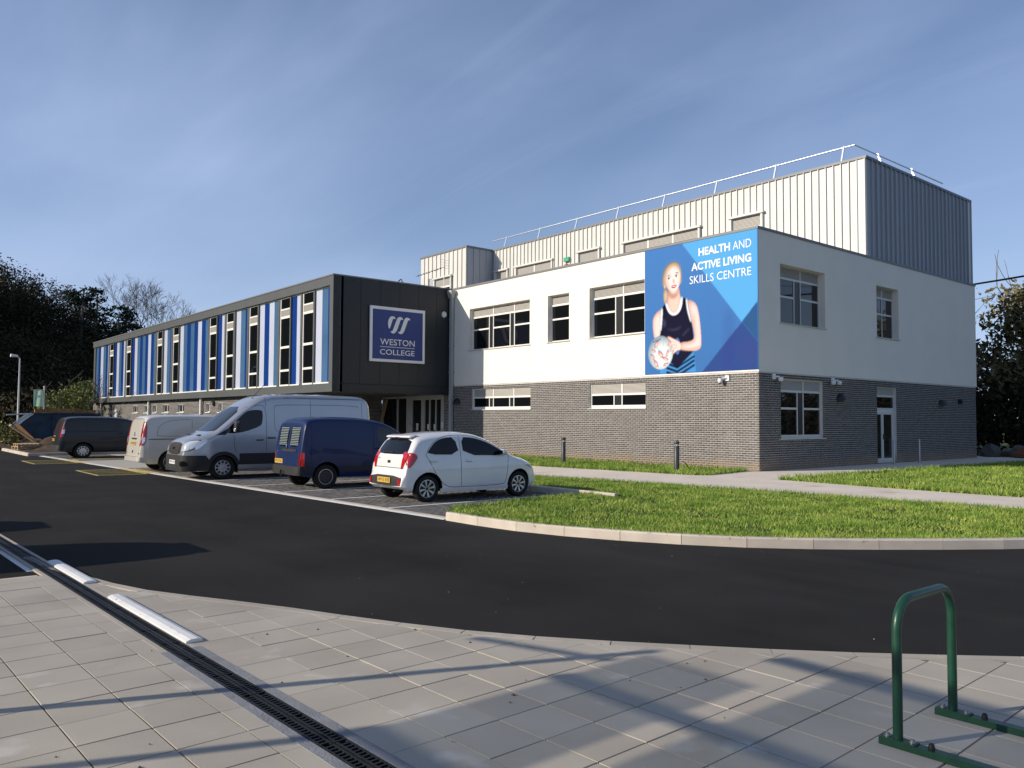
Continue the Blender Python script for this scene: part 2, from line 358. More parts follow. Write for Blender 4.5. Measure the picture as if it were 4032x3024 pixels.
# lawns (soil bodies with a nap of grass blades on them)
KERB = [(3.62, -14.93), (4.7, -14.92), (5.77, -14.78), (6.65, -14.46), (7.49, -14.08), (8.27, -13.62), (8.96, -13.05), (9.57, -12.37), (10.16, -11.63), (10.73, -10.84), (11.25, -10.0), (11.75, -9.0), (12.2, -7.8), (12.5, -6.5), (12.7, -5.0)]
def offset(pl, d):
    o = []
    for i, p in enumerate(pl):
        a = pl[max(i-1, 0)]; b = pl[min(i+1, len(pl)-1)]; t = Vector((b[0]-a[0], b[1]-a[1])).normalized(); o.append((p[0]-t.y*d, p[1]+t.x*d))
    return o
K_IN = offset(KERB, .128)
PATH_NEAR = [(-17, -9.0), (-8, -8.3), (-2.48, -7.55), (-.28, -7.05), (2.56, -6.65), (4.81, -6.3), (6.95, -6.15), (8.72, -6.0), (10.5, -5.7), (12.62, -5.35)]
PATH_FAR = [(-17, -5.2), (-6.7, -4.05), (-1.88, -3.4), (-.2, -3.2), (.12, -2.8), (-.15, -1.2), (-.3, -.35)]
near_poly = K_IN + PATH_NEAR[::-1] + [(-17, -10.02), (2.40, -10.02)] + [(p[0]+.02, p[1]) for p in BAY_R[::-1]]
strip_poly = PATH_FAR + [(-.45, -.01), (-17, -.01)]
right_poly = [(2.41, -2.7), (5.41, -2.98), (7.56, -3.0), (9.2, -2.95), (13.5, -2.6), (19, 4), (19, 19), (3.25, 19), (3.1, 13.9), (2.72, 5.9), (2.52, .05)]
slab_prism('lawn', near_poly, -.12, -.005, 'lawn_soil')
slab_prism('lawn', strip_poly, -.12, -.005, 'lawn_soil')
slab_prism('lawn', right_poly, -.12, -.005, 'lawn_soil')
path_poly = PATH_NEAR + [(13.2, -2.62)] + [(9.2, -2.97), (7.56, -3.02), (5.41, -3.0), (2.39, -2.72), (2.50, .05), (2.70, 5.9), (3.08, 13.9), (3.2, 19.6), (-1, 19.6), (-.002, -.002)] + [(-.44, -.36)] + PATH_FAR[::-1][1:]
mb = MB(); mb.add([(x, y, 0.) for x, y in path_poly], [tuple(range(len(path_poly)))])
mb.build('footpath', 'path_concrete', kind='structure', fix=True)
slab_prism('footpath', [(-26, -10.5), (-17.0, -10.5), (-17.0, -.002), (-26, -.002)], -.12, -.002, 'block')

def in_poly(P, poly):
    x, y = P[:, 0], P[:, 1]; r = np.zeros(len(P), bool); n = len(poly)
    for i in range(n):
        x0, y0 = poly[i]; x1, y1 = poly[(i+1) % n]
        c = ((y0 > y) != (y1 > y)) & (x < (x1-x0)*(y-y0)/(y1-y0+1e-12)+x0); r ^= c
    return r
def grass(name, label, poly, dens, h0, h1, wid, box, edge=()):
    x0, x1, y0, y1 = box; n = int((x1-x0)*(y1-y0)*dens)
    P = RNG.uniform((x0, y0), (x1, y1), (n, 2)); P = P[in_poly(P, poly)]
    # clumpy growth
    cl = np.sin(P[:, 0]*2.3+1.3*np.sin(P[:, 1]*1.7))*np.sin(P[:, 1]*2.9+np.sin(P[:, 0]*3.1)); keep = (RNG.random(len(P)) < .62+.38*cl) & ~((P[:, 0] < 3.55) & (P[:, 0] > -17) & (P[:, 1] > -10.32) & (P[:, 1] < -9.9)); P = P[keep]; cl = cl[keep]
    H = RNG.uniform(h0, h1, len(P))*(1+.35*cl)
    for (ax, ay), (bx, by), ln in edge:           # longer fringe along an edge
        m = int(np.hypot(bx-ax, by-ay)*ln); t = RNG.random(m)[:, None]
        Q = np.array([(ax, ay)])*(1-t)+np.array([(bx, by)])*t + RNG.normal(0, .035, (m, 2)); P = np.vstack([P, Q]); H = np.append(H, RNG.uniform(h1*.8, h1*1.7, m))
    n = len(P); A = RNG.uniform(0, 2*np.pi, n); W = RNG.uniform(.6, 1.3, n)*wid
    tilt = RNG.normal(0, .55, (n, 2))*H[:, None]
    V = np.zeros((n, 3, 3)); V[:, 0, 0] = P[:, 0]-np.cos(A)*W; V[:, 0, 1] = P[:, 1]-np.sin(A)*W; V[:, 1, 0] = P[:, 0]+np.cos(A)*W; V[:, 1, 1] = P[:, 1]+np.sin(A)*W
    V[:, :2, 2] = -.008; V[:, 2, :2] = P+tilt; V[:, 2, 2] = H
    o = arr_mesh(name, V.reshape(-1, 3), np.arange(n*3).reshape(-1, 3), 'grass', k=3)
    return tag(o, label, 'grass', kind='stuff')
ed = lambda pl, n: [(a, b, n) for a, b in zip(pl[:-1], pl[1:])]
grass('grass', 'green lawn between the curved kerb and the footpath', near_poly, 2100, .028, .066, .0075, (-4, 12.8, -15.0, -5.3), ed(K_IN, 260)+ed(PATH_NEAR[2:], 220)+ed(BAY_R, 240))
grass('grass', 'narrow grass strip along the foot of the brick wall', strip_poly, 900, .05, .11, .010, (-16, .2, -5.2, 0), ed(PATH_FAR, 150)+[((-.5, -.05), (-16, -.05), 90)])
grass('grass', 'grass patch beside the shaded end of the building', right_poly, 520, .05, .11, .011, (2.3, 16, -3, 19), ed([right_poly[0]]+right_poly[:0:-1], 120)+ed(right_poly[:5], 140))

# kerbs, one stone at a time
def resample(pl, step):
    d = [0]
    for a, b in zip(pl[:-1], pl[1:]): d.append(d[-1]+math.hypot(b[0]-a[0], b[1]-a[1]))
    n = int(d[-1]/step); q = np.linspace(0, n*step, n+1)
    return list(zip(np.interp(q, d, [p[0] for p in pl]), np.interp(q, d, [p[1] for p in pl])))
def kerb_row(pl, label, top, bottom, wd, step=.88, gap=.008, m='kerb', bev=.02, name='kerb_stone'):
    root = empty('kerb'); tag(root, label, 'kerb', kind='structure')
    pts = resample(pl, step); inn = offset(pts, wd)
    for i in range(len(pts)-1):
        a, b, c, d = Vector(pts[i]), Vector(pts[i+1]), Vector(inn[i+1]), Vector(inn[i]); g = gap/2/step
        a2, b2, d2, c2 = a.lerp(b, g), b.lerp(a, g), d.lerp(c, g), c.lerp(d, g)
        n1 = (d2-a2).normalized()*bev
        mb = MB(); sec = lambda p, q: [(p.x, p.y, bottom), (p.x, p.y, top-bev), ((p+n1).x, (p+n1).y, top), (q.x, q.y, top), (q.x, q.y, bottom)]
        mb.add(sec(a2, d2)+sec(b2, c2), [(0, 1, 2, 3, 4), (9, 8, 7, 6, 5)]+[(k, k+5, (k+1) % 5+5, (k+1) % 5) for k in range(5)])
        mb.build(name, m, root, fix=True, loc=(a2.x, a2.y, bottom))
    return root
kerb_row(KERB, 'row of pale kerb stones curving round the lawn', .042, -.2, .125, .89)
kerb_row([(-17, -10.15), (3.5, -10.05)], 'kerb along the head of the parking bays', .05, -.2, .125, .91)
kerb_row([(-33.5, -16.62), (-26.1, -16.62)], 'kerb in front of the heap of soil by the skip', .03, -.2, .15, .91)
kerb_row([(-26.1, -16.60), (-26.5, -9.7)], 'kerb running back beside the dark grey van', .03, -.2, .15, .91)

# block paved bays: 300 nearest blocks singly, the rest as one mass
R2 = math.radians(2.5); cR, sR = math.cos(R2), math.sin(R2)
def site(u, v): return (3.6+u*cR-v*sR, -14.65+u*sR+v*cR)
bay_poly = [(3.42, LINE(3.42)+.27)]+BAY_R[1:]+[(-14.62, -10.16), (-14.62, LINE(-14.62)+.27)]
bay_poly2 = [(-20.6, LINE(-20.6)+.27), (-20.6, -13.4), (-26.1, -13.4), (-26.05, LINE(-26)+.27)]
bays = sheet('parking_bays', bay_poly, -.0975, 'block_joint'); tag(bays, 'grey block paved parking bays in front of the building', 'paving')
sheet('bay_bed', bay_poly2, -.0975, 'block_joint', kind=None, parent=bays)
cells = []
for r in range(0, 55):
    for c in range(-165, 6):
        u = c*.2+(.1 if r % 2 else 0)-.1; v = r*.1+.02; x, y = site(u, v); cells.append((x, y))
cells = np.array(cells); ok = in_poly(cells, bay_poly) | in_poly(cells, bay_poly2); cells = cells[ok]
dcam = np.hypot(cells[:, 0]-CAM_POS[0], cells[:, 1]-CAM_POS[1]); order = np.argsort(dcam)
bm_ = MB(); bm_.hexa([(-.098, -.048, -.004), (.098, -.048, -.004), (.098, .048, -.004), (-.098, .048, -.004), (-.094, -.044, .005), (.094, -.044, .005), (.094, .044, .005), (-.094, .044, .005)])
block_me = bm_.mesh('paving_block'); block_me.materials.append(M('block'))
for i in order[:300]:
    o = link('paving_block', block_me, bays); o.location = (cells[i, 0], cells[i, 1], -.0965+random.uniform(-.002, .002)); o.rotation_euler = (random.uniform(-.006, .006), random.uniform(-.006, .006), R2)
base = np.array(bm_.v); base = base@np.array([[cR, sR, 0], [-sR, cR, 0], [0, 0, 1]])
rest = cells[order[300:]]; V = (base[None]+np.concatenate([rest, np.full((len(rest), 1), -.0965)+RNG.uniform(-.002, .002, (len(rest), 1))], 1)[:, None, :]).reshape(-1, 3)
Fq = (np.array([f for f in bm_.f if f != (0, 3, 2, 1)])[None]+8*np.arange(len(rest))[:, None, None]).reshape(-1, 4)
arr_mesh('paving_blocks', V, Fq, 'block', bays, kind='stuff')
# concrete pads between the hatched strips
sheet('concrete_pad', [(-14.64, LINE(-14.64)+.27), (-14.64, -10.16), (-20.58, -10.16), (-20.58, LINE(-20.6)+.27)], -.0955, 'pad_concrete')
sheet('concrete_pad', [(-20.62, -13.38), (-20.62, -9.7), (-26.3, -9.7), (-26.2, -13.38)], -.0955, 'pad_concrete')
# flush edging and painted lines
def strip(name, a, b, wd, z, m, parent=None, th=.004):
    a = Vector(a); b = Vector(b); t = (b-a).normalized(); n = Vector((-t.y, t.x))*wd/2
    mb = MB(); mb.prism([tuple(a-n), tuple(b-n), tuple(b+n), tuple(a+n)], z-th, z); return mb.build(name, m, parent)
edge_root = empty('kerb'); tag(edge_root, 'flush concrete edging between the road and the bays', 'kerb', kind='structure')
x = 3.5
while x > -26:
    strip('edging_stone', (x-.905, LINE(x-.905)+.19), (x, LINE(x)+.19), .15, -.0885, 'kerb', edge_root, th=.05); x -= .915
for xa, xb in ((3.55, -11.4), (-14.6, -18.6), (-21.4, -25.8)):
    strip('painted_line', (xb, LINE(xb)+.055), (xa, LINE(xa)+.055), .125, -.0915, 'white_paint', bays)
for xa, xb in ((-11.4, -14.6), (-18.6, -21.4)):
    strip('painted_line', (xb, LINE(xb)+.055), (xa, LINE(xa)+.055), .125, -.0915, 'yellow_paint', bays)
for x in (1.44, -.76, -2.95, -5.16, -7.34, -9.40):
    strip('painted_line', (x, LINE(x)+.28), (x-.04, -10.3), .085, -.0862, 'white_paint', bays, th=.003)
def hatch(x0, x1, y0, y1, z, n, name='painted_line'):
    for a, b in (((x0, y0), (x1, y0)), ((x0, y0), (x0, y1)), ((x1, y0), (x1, y1)), ((x0, y1), (x1, y1))): strip(name, a, b, .075, z, 'yellow_paint', bays, th=.003)
    for i in range(n):
        a = x0+(x1-x0)*i/n; strip(name, (a+.06, y0+.05), (a+(x1-x0)/n-.04, y1-.05), .07, z+.0012, 'yellow_paint', bays, th=.003)
hatch(-14.3, -11.35, -17.05, LINE(-13)-.03, -.0955, 4)
hatch(-21.9, -19.1, -17.46, LINE(-20.5)-.03, -.0955, 4)
hatch(-14.3, -11.35, LINE(-13)+.35, -13.0, -.0862, 5)
hatch(-22.0, -20.7, LINE(-21)+.35, -13.6, -.0862, 3)

# slab paving in front: every slab its own piece, cut along the road edge and beside the drain
EDGE = [(3.6, -21.16), (4.53, -21.08), (5.75, -20.84), (6.34, -20.71), (7.07, -20.36), (7.94, -19.90), (9.0, -19.44), (9.99, -18.92), (10.69, -18.38), (11.6, -17.60), (12.22, -17.02), (12.93, -16.26), (14.2, -14.6), (15.4, -12.6), (16.4, -10.2)]
RS = math.radians(1.9); cS, sS = math.cos(RS), math.sin(RS)
DR0, DRN = Vector((9.2, -21.02)), Vector((cS, sS))
DRP = Vector((-sS, cS))
pave_poly = offset(EDGE, -.001) + [(24, -10), (24, -32), (5.05, -32), (5.05, -21.3)]
pv = sheet('pavement', pave_poly, ZR+.006, 'slab_joint'); tag(pv, 'pale slab pavement in the foreground', 'pavement')
def clip_half(poly, p, n):       # keep the side where (q-p).n >= 0
    o = []
    for i, a in enumerate(poly):
        b = poly[(i+1) % len(poly)]; da = (Vector(a)-p).dot(n); db = (Vector(b)-p).dot(n)
        if da >= 0: o.append(a)
        if da*db < 0: t = da/(da-db); o.append((a[0]+(b[0]-a[0])*t, a[1]+(b[1]-a[1])*t))
    return o
SP = .386; sm = MB(); hh = SP/2-.0025; hb = hh-.003
sm.hexa([(-hh, -hh, -.02), (hh, -hh, -.02), (hh, hh, -.02), (-hh, hh, -.02), (-hb, -hb, .02), (hb, -hb, .02), (hb, hb, .02), (-hb, hb, .02)])
slab_me = sm.mesh('paving_slab'); slab_me.materials.append(M('slab'))
EP = [Vector(p) for p in EDGE]; nslab = 0
SLABS = []
for i in range(-19, 26):
    for j in range(-16, 22):
        c0 = Vector((11.48+SP*(i+.5)*cS-SP*(j+.5)*sS, -20.06+SP*(i+.5)*sS+SP*(j+.5)*cS))
        dv = c0-Vector(CAM_POS[:2]); dep = dv.dot(Vector((_F.x, _F.y)).normalized()); lat = dv.dot(Vector((_R.x, _R.y)))
        seen = dep > 2.3 and abs(lat) < .66*dep+.5
        sq = [tuple(c0+DRN*a*hh+DRP*b*hh) for a, b in ((-1, -1), (1, -1), (1, 1), (-1, 1))]; poly = sq
        k = min(range(len(EP)-1), key=lambda q: ((EP[q]+EP[q+1])/2-c0).length); t = (EP[k+1]-EP[k]).normalized(); nn = Vector((t.y, -t.x))
        poly = clip_half(poly, EP[k]+nn*.10, nn)
        if len(poly) > 2: 
            sd_ = 1 if (c0-DR0).dot(DRP) > 0 else -1; poly = clip_half(poly, DR0+DRP*sd_*.115, DRP*sd_)
        if len(poly) > 2: poly = clip_half(poly, Vector((5.06, 0)), Vector((1, 0)))
        if len(poly) < 3: continue
        ar = abs(sum(poly[q][0]*poly[(q+1) % len(poly)][1]-poly[(q+1) % len(poly)][0]*poly[q][1] for q in range(len(poly))))/2
        if ar < .006: continue
        SLABS.append((not seen, dv.length, c0, poly, sq))
SLABS.sort(key=lambda q: q[:2]); mass = MB()
for unseen, dist, c0, poly, sq in SLABS:
        nslab += 1; z = ZR+random.uniform(-.0015, .0015)
        if nslab > 300:
            mass.prism(poly, z-.02, z+.02); continue
        if poly is sq or (len(poly) == 4 and all((Vector(p)-Vector(q)).length < 1e-6 for p, q in zip(poly, sq))):
            o = link('paving_slab', slab_me, pv); o.location = (c0.x, c0.y, z); o.rotation_euler = (random.uniform(-.003, .003), random.uniform(-.003, .003), RS)
        else:
            mb = MB(); mb.prism([(p[0]-c0.x, p[1]-c0.y) for p in poly], -.02, .02); me = mb.mesh('paving_slab'); me.materials.append(M('slab')); o = link('paving_slab', me, pv); o.location = (c0.x, c0.y, z)
if mass.v: mass.build('paving_slabs', 'slab', pv, kind='stuff')
ek = empty('kerb'); tag(ek, 'flush edging stones between slab pavement and tarmac', 'kerb', kind='structure')
pts = resample(EDGE, .60)
for a, b in zip(pts[:-1], pts[1:]):
    a = Vector(a); b = Vector(b); t = (b-a).normalized(); n = Vector((t.y, -t.x)); mb = MB()
    mb.prism([tuple(q) for q in (a+t*.003, a+n*.095+t*.003, b+n*.095-t*.003, b-t*.003)], ZR-.05, ZR+.022); o = mb.build('edging_stone', 'slab', ek, fix=True, loc=(a.x, a.y, ZR))
# the corner of tarmac left of the slabs, with its white line
strip('painted_line', (1.2, -21.42), (4.6, -21.31), .10, ZR+.004, 'white_paint', bpy.data.objects['road'], th=.003)
strip('expansion_strip', (5.0, -21.32), (5.0, -26), .10, ZR+.012, 'kerb', pv, th=.02)

mb = MB(); mb.grid([[(x, y+d_, ZR+.0015) for d_ in (-.012, .012)] for x, y in ((1.9, -21.3), (2.0, -20.94), (2.27, -19.55), (2.94, -17.67), (3.72, -15.2))]); mb.build('tarmac_joint', 'joint_black', bpy.data.objects['road'])
# slot drain with its iron grate
dr = empty('drain_channel', (DR0.x, DR0.y, ZR)); tag(dr, 'long black iron drain grate set in the slab pavement', 'drain')
dp = lambda u, v, z: (DR0.x+DRN.x*u+DRP.x*v, DR0.y+DRN.y*u+DRP.y*v, z)
def dbox(mb, u0, u1, v0, v1, z0, z1): mb.hexa([dp(u0, v0, z0), dp(u1, v0, z0), dp(u1, v1, z0), dp(u0, v1, z0), dp(u0, v0, z1), dp(u1, v0, z1), dp(u1, v1, z1), dp(u0, v1, z1)])
mb = MB(); dbox(mb, -9, 4.2, -.084, .084, ZR-.05, ZR+.0075); mb.build('channel', 'well_black', dr)
mb = MB()
for u in np.arange(-9, 4.2, .5):
    mb = MB()
    for v0, v1 in ((-.078, -.066), (.066, .078), (-.02, -.006), (.006, .02)): dbox(mb, u+.004, u+.496, v0, v1, ZR+.008, ZR+.024)
    for q in np.arange(.02, .5, .04):
        dbox(mb, u+q, u+q+.014, -.066, -.02, ZR+.008, ZR+.023); dbox(mb, u+q+.018, u+q+.032, .02, .066, ZR+.008, ZR+.023)
    mb.build('grate', 'iron', dr)
for v0, v1 in ((-.125, -.085), (.085, .125)):
    mb = MB(); dbox(mb, -9, -.3, v0, v1, ZR-.02, ZR+.0215); mb.build('mortar_bed', 'iron' if False else 'slab', dr)
    mb = MB(); dbox(mb, -.3, 4.2, v0 if v0 > 0 else v0-.025, v1 if v1 < 0 else v1+.025, ZR-.02, ZR+.0232); mb.build('mortar_bed', 'mortar_strip', dr)
# white painted boards lying beside the drain
def board(u0, u1, v0, label):
    o = empty('white_board', dp(u0, v0, ZR)); mb = MB(); w = .125; z = ZR+.0225
    sec = lambda u: [dp(u, v0, z), dp(u, v0, z+.014), dp(u, v0+.035, z+.026), dp(u, v0+w-.035, z+.027), dp(u, v0+w, z+.018), dp(u, v0+w, z)]
    n = 12; us = np.linspace(u0, u1, n); vs = [p for u in us for p in sec(u)]
    fs = [(i*6+k, (i+1)*6+k, (i+1)*6+(k+1) % 6, i*6+(k+1) % 6) for i in range(n-1) for k in range(6)]+[(5, 4, 3, 2, 1, 0), tuple((n-1)*6+k for k in range(6))]
    bpy.data.objects.remove(o); o = mb.add(vs, fs).build('white_board', 'white_board', loc=dp(u0, v0, ZR), fix=True); tag(o, label, 'board', 'white boards along the drain')
board(-4.98, -3.36, .09, 'shorter white board beside the drain, partly over the tarmac')
board(-2.5, -.43, .09, 'longer speckled white board lying on slabs beside the drain')
# loose bits
def flakes(name, label, n, gen, size, zfun, m):
    P = np.array([gen() for _ in range(n)]); V = []; Fq = []
    for i, p in enumerate(P):
        a = random.random()*6.28; s = size*random.uniform(.5, 1.4); z = zfun; 
        pts = [(p[0]+s*math.cos(a+q*2.09)*random.uniform(.5, 1), p[1]+s*math.sin(a+q*2.09)*random.uniform(.5, 1), z+.001) for q in range(3)]+[(p[0], p[1], z+s*.6)]
        b = len(V); V += pts; Fq += [(b, b+1, b+3), (b+1, b+2, b+3), (b+2, b, b+3), (b, b+2, b+1)]
    return tag(arr_mesh(name, np.array(V), np.array(Fq), m, k=3), label, 'debris', kind='stuff')
flakes('leaf_litter', 'scattered dry leaf scraps on the slabs', 42, lambda: (random.uniform(8.5, 13.8), random.uniform(-22.2, -18)), .016, ZR+.021, 'leaf_litter')
flakes('grit', 'pale specks of grit on the tarmac', 80, lambda: (random.uniform(-2, 15), random.uniform(-20.5, -12)), .007, ZR+.001, 'grit')
# ------------------------------------------------------------------ the college building
ZB, ZT, XW, YW, YM, ZM, DEP = 3.30, 8.06, -17.28, -6.43, 7.59, 12.07, 17.62
bld = empty('college_building', (0, 0, 0)); tag(bld, 'college building of white render over grey brick with striped wing and metal upper storey', 'building')
class Face:
    """vertical facade; u runs along it, d is depth into the wall"""
    def __init__(s, kind, at): s.k = kind; s.at = at
    def pt(s, u, d, z): return (u, s.at+d, z) if s.k == 'Y' else (s.at-d, u, z)
    def box(s, mb, u0, u1, d0, d1, z0, z1):
        a = s.pt(u0, d0, z0); b = s.pt(u1, d1, z1); return mb.box(a[0], b[0], a[1], b[1], z0, z1)
    def holes(s, mb, u0, u1, z0, z1, hs, depth, d=0.):
        us = sorted({u0, u1, *[h[0] for h in hs], *[h[1] for h in hs]}); zs = sorted({z0, z1, *[h[2] for h in hs], *[h[3] for h in hs]})
        us = [q for q in us if u0 <= q <= u1]; zs = [q for q in zs if z0 <= q <= z1]
        for a, b in zip(us[:-1], us[1:]):
            for c, e in zip(zs[:-1], zs[1:]):
                mu, mz = (a+b)/2, (c+e)/2
                if any(h[0] < mu < h[1] and h[2] < mz < h[3] for h in hs): continue
                mb.quad(s.pt(a, d, c), s.pt(b, d, c), s.pt(b, d, e), s.pt(a, d, e))
        for a, b, c, e in hs:
            P = s.pt
            mb.quad(P(a, d, c), P(a, depth, c), P(a, depth, e), P(a, d, e)); mb.quad(P(b, d, c), P(b, depth, c), P(b, depth, e), P(b, d, e))
            mb.quad(P(a, d, c), P(b, d, c), P(b, depth, c), P(a, depth, c)); mb.quad(P(a, d, e), P(b, d, e), P(b, depth, e), P(a, depth, e))
FR = Face('Y', 0.); SD = Face('X', 0.)
W_UP = [(-15.83, -11.43, 4.92, 6.9), (-10.26, -8.95, 4.92, 6.9), (-7.77, -4.87, 4.92, 6.93)]
W_LO = [(-15.6, -11.36, 2.1, 3.075), (-7.77, -4.83, 2.1, 3.075)]
S_UP = [(1.3, 4.2, 4.97, 6.98), (8.05, 9.9, 4.95, 6.98)]
S_LO = [(1.28, 3.98, 1.05, 3.075), (7.98, 9.6, 0., 3.0)]
mb = MB(); FR.holes(mb, XW, 0, ZB, ZT-.08, W_UP, .26); SD.holes(mb, 0, DEP, ZB, ZT-.08, S_UP, .3)
mb.quad((0, DEP, ZB), (-30, DEP, ZB), (-30, DEP, ZT-.08), (0, DEP, ZT-.08))
mb.build('rendered_wall', 'render_white', bld, fix=False)
mb = MB(); mb.quad((XW-12, .0, ZT-.12), (0, 0, ZT-.12), (0, DEP, ZT-.12), (XW-12, DEP, ZT-.12)); mb.build('flat_roof', 'capping', bld)
mb = MB(); mb.box(XW-.02, .03, -.035, .35, ZT-.085, ZT); mb.build('parapet_capping', 'capping', bld)
mb = MB(); mb.box(-.35, .032, .352, DEP+.03, ZT-.085, ZT); mb.build('parapet_capping', 'capping', bld)
# bead between render and brick
mb = MB(); mb.box(XW+.3, .022, -.022, -.001, ZB-.03, ZB+.012); mb.box(.001, .022, .0, DEP, ZB-.03, ZB+.012); mb.build('render_bead', 'frame_white', bld)

# brickwork: courses of 75 mm, pieces proud of the mortar
def brick_cells(u0, u1, z0, z1, hs, phase=0.):
    out = []; r = 0; z = z0
    while z+.06 < z1:
        u = u0-.225+(.1125 if (r % 2) else 0)+phase
        while u < u1:
            a, b = max(u+.006, u0), min(u+.219, u1-.002); u += .225
            segs = [(a, b)]
            for h in hs:
                if h[2] < z+.04 < h[3]:
                    n = []
                    for p, q in segs:
                        if q <= h[0] or p >= h[1]: n.append((p, q)); continue
                        if p < h[0]: n.append((p, h[0]))
                        if q > h[1]: n.append((h[1], q))
                    segs = n
            out += [(p, q, z+.006, min(z+.069, z1)) for p, q in segs if q-p > .03]
        z += .075; r += 1
    return out
def brick_wall(face, u0, u1, z0, z1, hs, depth, near=0, name='brick_wall', flip=False):
    mb = MB(); face.holes(mb, u0, u1, z0, z1, hs, depth, d=.004); w = mb.build(name, 'mortar', bld)
    cells = brick_cells(u0, u1, z0, z1, hs)
    if near:
        c = CAM_POS; dist = [(face.pt((q[0]+q[1])/2, 0, q[2])[0]-c[0])**2+(face.pt((q[0]+q[1])/2, 0, q[2])[1]-c[1])**2 for q in cells]
        full = [i for i in sorted(range(len(cells)), key=lambda i: dist[i]) if cells[i][1]-cells[i][0] > .2129][:near]; fs_ = set(full)
        bb = MB(); a = .1065; face.k == 'Y'
        if face.k == 'Y': bb.box(-a, a, 0, .012, 0, .063)
        else: bb.box(-.012, 0, -a, a, 0, .063)
        me = bb.mesh('brick'); me.materials.append(M('brick'))
        for i in full:
            q = cells[i]; o = link('brick', me, w); p = face.pt((q[0]+q[1])/2, random.uniform(-.0012, .0012), q[2]); o.location = p
        cells = [q for i, q in enumerate(cells) if i not in fs_]
    n = len(cells); A = np.array(cells); J = RNG.uniform(-.0012, .0012, n); V = np.zeros((n, 8, 3))
    for k, (ui, di, zi) in enumerate(((0, 0, 2), (1, 0, 2), (1, 0, 3), (0, 0, 3), (0, 1, 2), (1, 1, 2), (1, 1, 3), (0, 1, 3))):
        u = A[:, ui]; d = J if di == 0 else np.full(n, .012); z = A[:, zi]
        if face.k == 'Y': V[:, k] = np.stack([u, face.at+d, z], 1)
        else: V[:, k] = np.stack([face.at-d, u, z], 1)
    Fq = np.array([(0, 1, 2, 3), (0, 4, 5, 1), (3, 2, 6, 7), (0, 3, 7, 4), (1, 5, 6, 2)]); Fq = (Fq[None]+8*np.arange(n)[:, None, None]).reshape(-1, 4)
    arr_mesh('bricks', V.reshape(-1, 3), Fq, 'brick', w, kind='stuff')
    return w
brick_wall(FR, -17.9, 0, 0, ZB-.031, W_LO, .14, near=300)
brick_wall(SD, 0, DEP-.12, 0, ZB-.031, S_LO, .14)
mb = MB(); mb.box(-10.905, -10.885, -.004, .004, 0, ZB-.04); mb.build('movement_joint', 'capping', bld)

# ---- windows
def window(face, u0, u1, z0, z1, d, cols, louvre, transom, sill=True, frame='frame_white', fw=.06, bottom=.0, deep=.06, sill_out=.05, sill_ov=.05):
    """cols: list of (kind, width share): p pane, n narrow dark panel. louvre: height of the shuttered head; transom: share of glass height or None"""
    mb = MB(); B = lambda a, b, c, e, f0=0., f1=None: face.box(mb, a, b, d+f0, d+(f1 if f1 is not None else deep), c, e)
    B(u0, u0+fw, z0, z1); B(u1-fw, u1, z0, z1); B(u0+fw, u1-fw, z1-fw*.7, z1); B(u0+fw, u1-fw, z0, z0+fw+bottom)
    zl = z1-fw*.7-louvre; zg1 = zl-.07; zg0 = z0+fw+bottom
    if louvre: B(u0+fw, u1-fw, zg1, zl, -.004, deep)
    else: zg1 = z1-fw*.7
    tot = sum(c[1] for c in cols); W = u1-u0-2*fw; u = u0+fw; panes = []; dark = []; lou = []
    for i, (k, wd) in enumerate(cols):
        a, b = u, u+W*wd/tot; u = b
        if i: B(a-.022, a+.022, zg0, zg1, -.002, deep-.002)
        if i and louvre and k == 'p': B(a-.03, a+.03, zl, z1-fw*.7, .0, deep-.004)
        if k == 'p' and transom:
            zt = zg0+(zg1-zg0)*transom; B(a+.022, b-.022, zt-.035, zt+.035, .003, deep-.006)
        (panes if k == 'p' else dark).append((a, b))
    w = mb.build('window', frame, bld)
    for a, b in panes:
        for c, e in ([(zg0, zt-.036), (zt+.036, zg1)] if transom else [(zg0, zg1)]):
            mb = MB(); face.box(mb, a+.015, b-.015, d+.022, d+.032, c, e); mb.build('pane', 'glass_dark', w)
    for a, b in dark:
        mb = MB(); face.box(mb, a+.02, b-.02, d+.02, d+.03, zg0, zg1); mb.build('dark_panel', 'panel_narrow', w)
    if louvre:
        mb = MB(); face.box(mb, u0+fw, u1-fw, d+.04, d+.05, zl, z1-fw*.7); n = max(4, int(louvre/.045)); h = (louvre)/n
        for i in range(n):
            z = zl+i*h; P = face.pt
            mb.hexa([P(u0+fw+.002, d+.006, z), P(u1-fw-.002, d+.006, z), P(u1-fw-.002, d+.016, z), P(u0+fw+.002, d+.016, z), P(u0+fw+.002, d+.026, z+h*.72), P(u1-fw-.002, d+.026, z+h*.72), P(u1-fw-.002, d+.038, z+h*.72), P(u0+fw+.002, d+.038, z+h*.72)])
        mb.build('louvre', 'louvre', w, fix=True)
    if sill:
        mb = MB(); face.box(mb, u0-sill_ov, u1+sill_ov, -sill_out, d-.001, z0-.035, z0-.001); mb.build('sill', 'sill', w)
    return w
C3 = [('p', 1.2), ('n', .30), ('p', 1.2), ('n', .30), ('p', 1.2)]; C2 = [('p', 1.2), ('n', .42), ('p', 1.2)]
window(FR, *W_UP[0], .20, C3, .34, .62); window(FR, *W_UP[1], .20, [('p', 1)], .34, .62); window(FR, *W_UP[2], .20, C2, .36, .62)
window(FR, *W_LO[0], .09, C3, .34, None, bottom=.06); window(FR, *W_LO[1], .09, C2, .36, None, bottom=.06)
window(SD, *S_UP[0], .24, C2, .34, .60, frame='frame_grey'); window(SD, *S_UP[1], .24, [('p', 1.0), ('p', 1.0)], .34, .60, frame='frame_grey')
window(SD, *S_LO[0], .09, C2, .34, .62, frame='frame_grey', bottom=.06, sill_ov=.12)
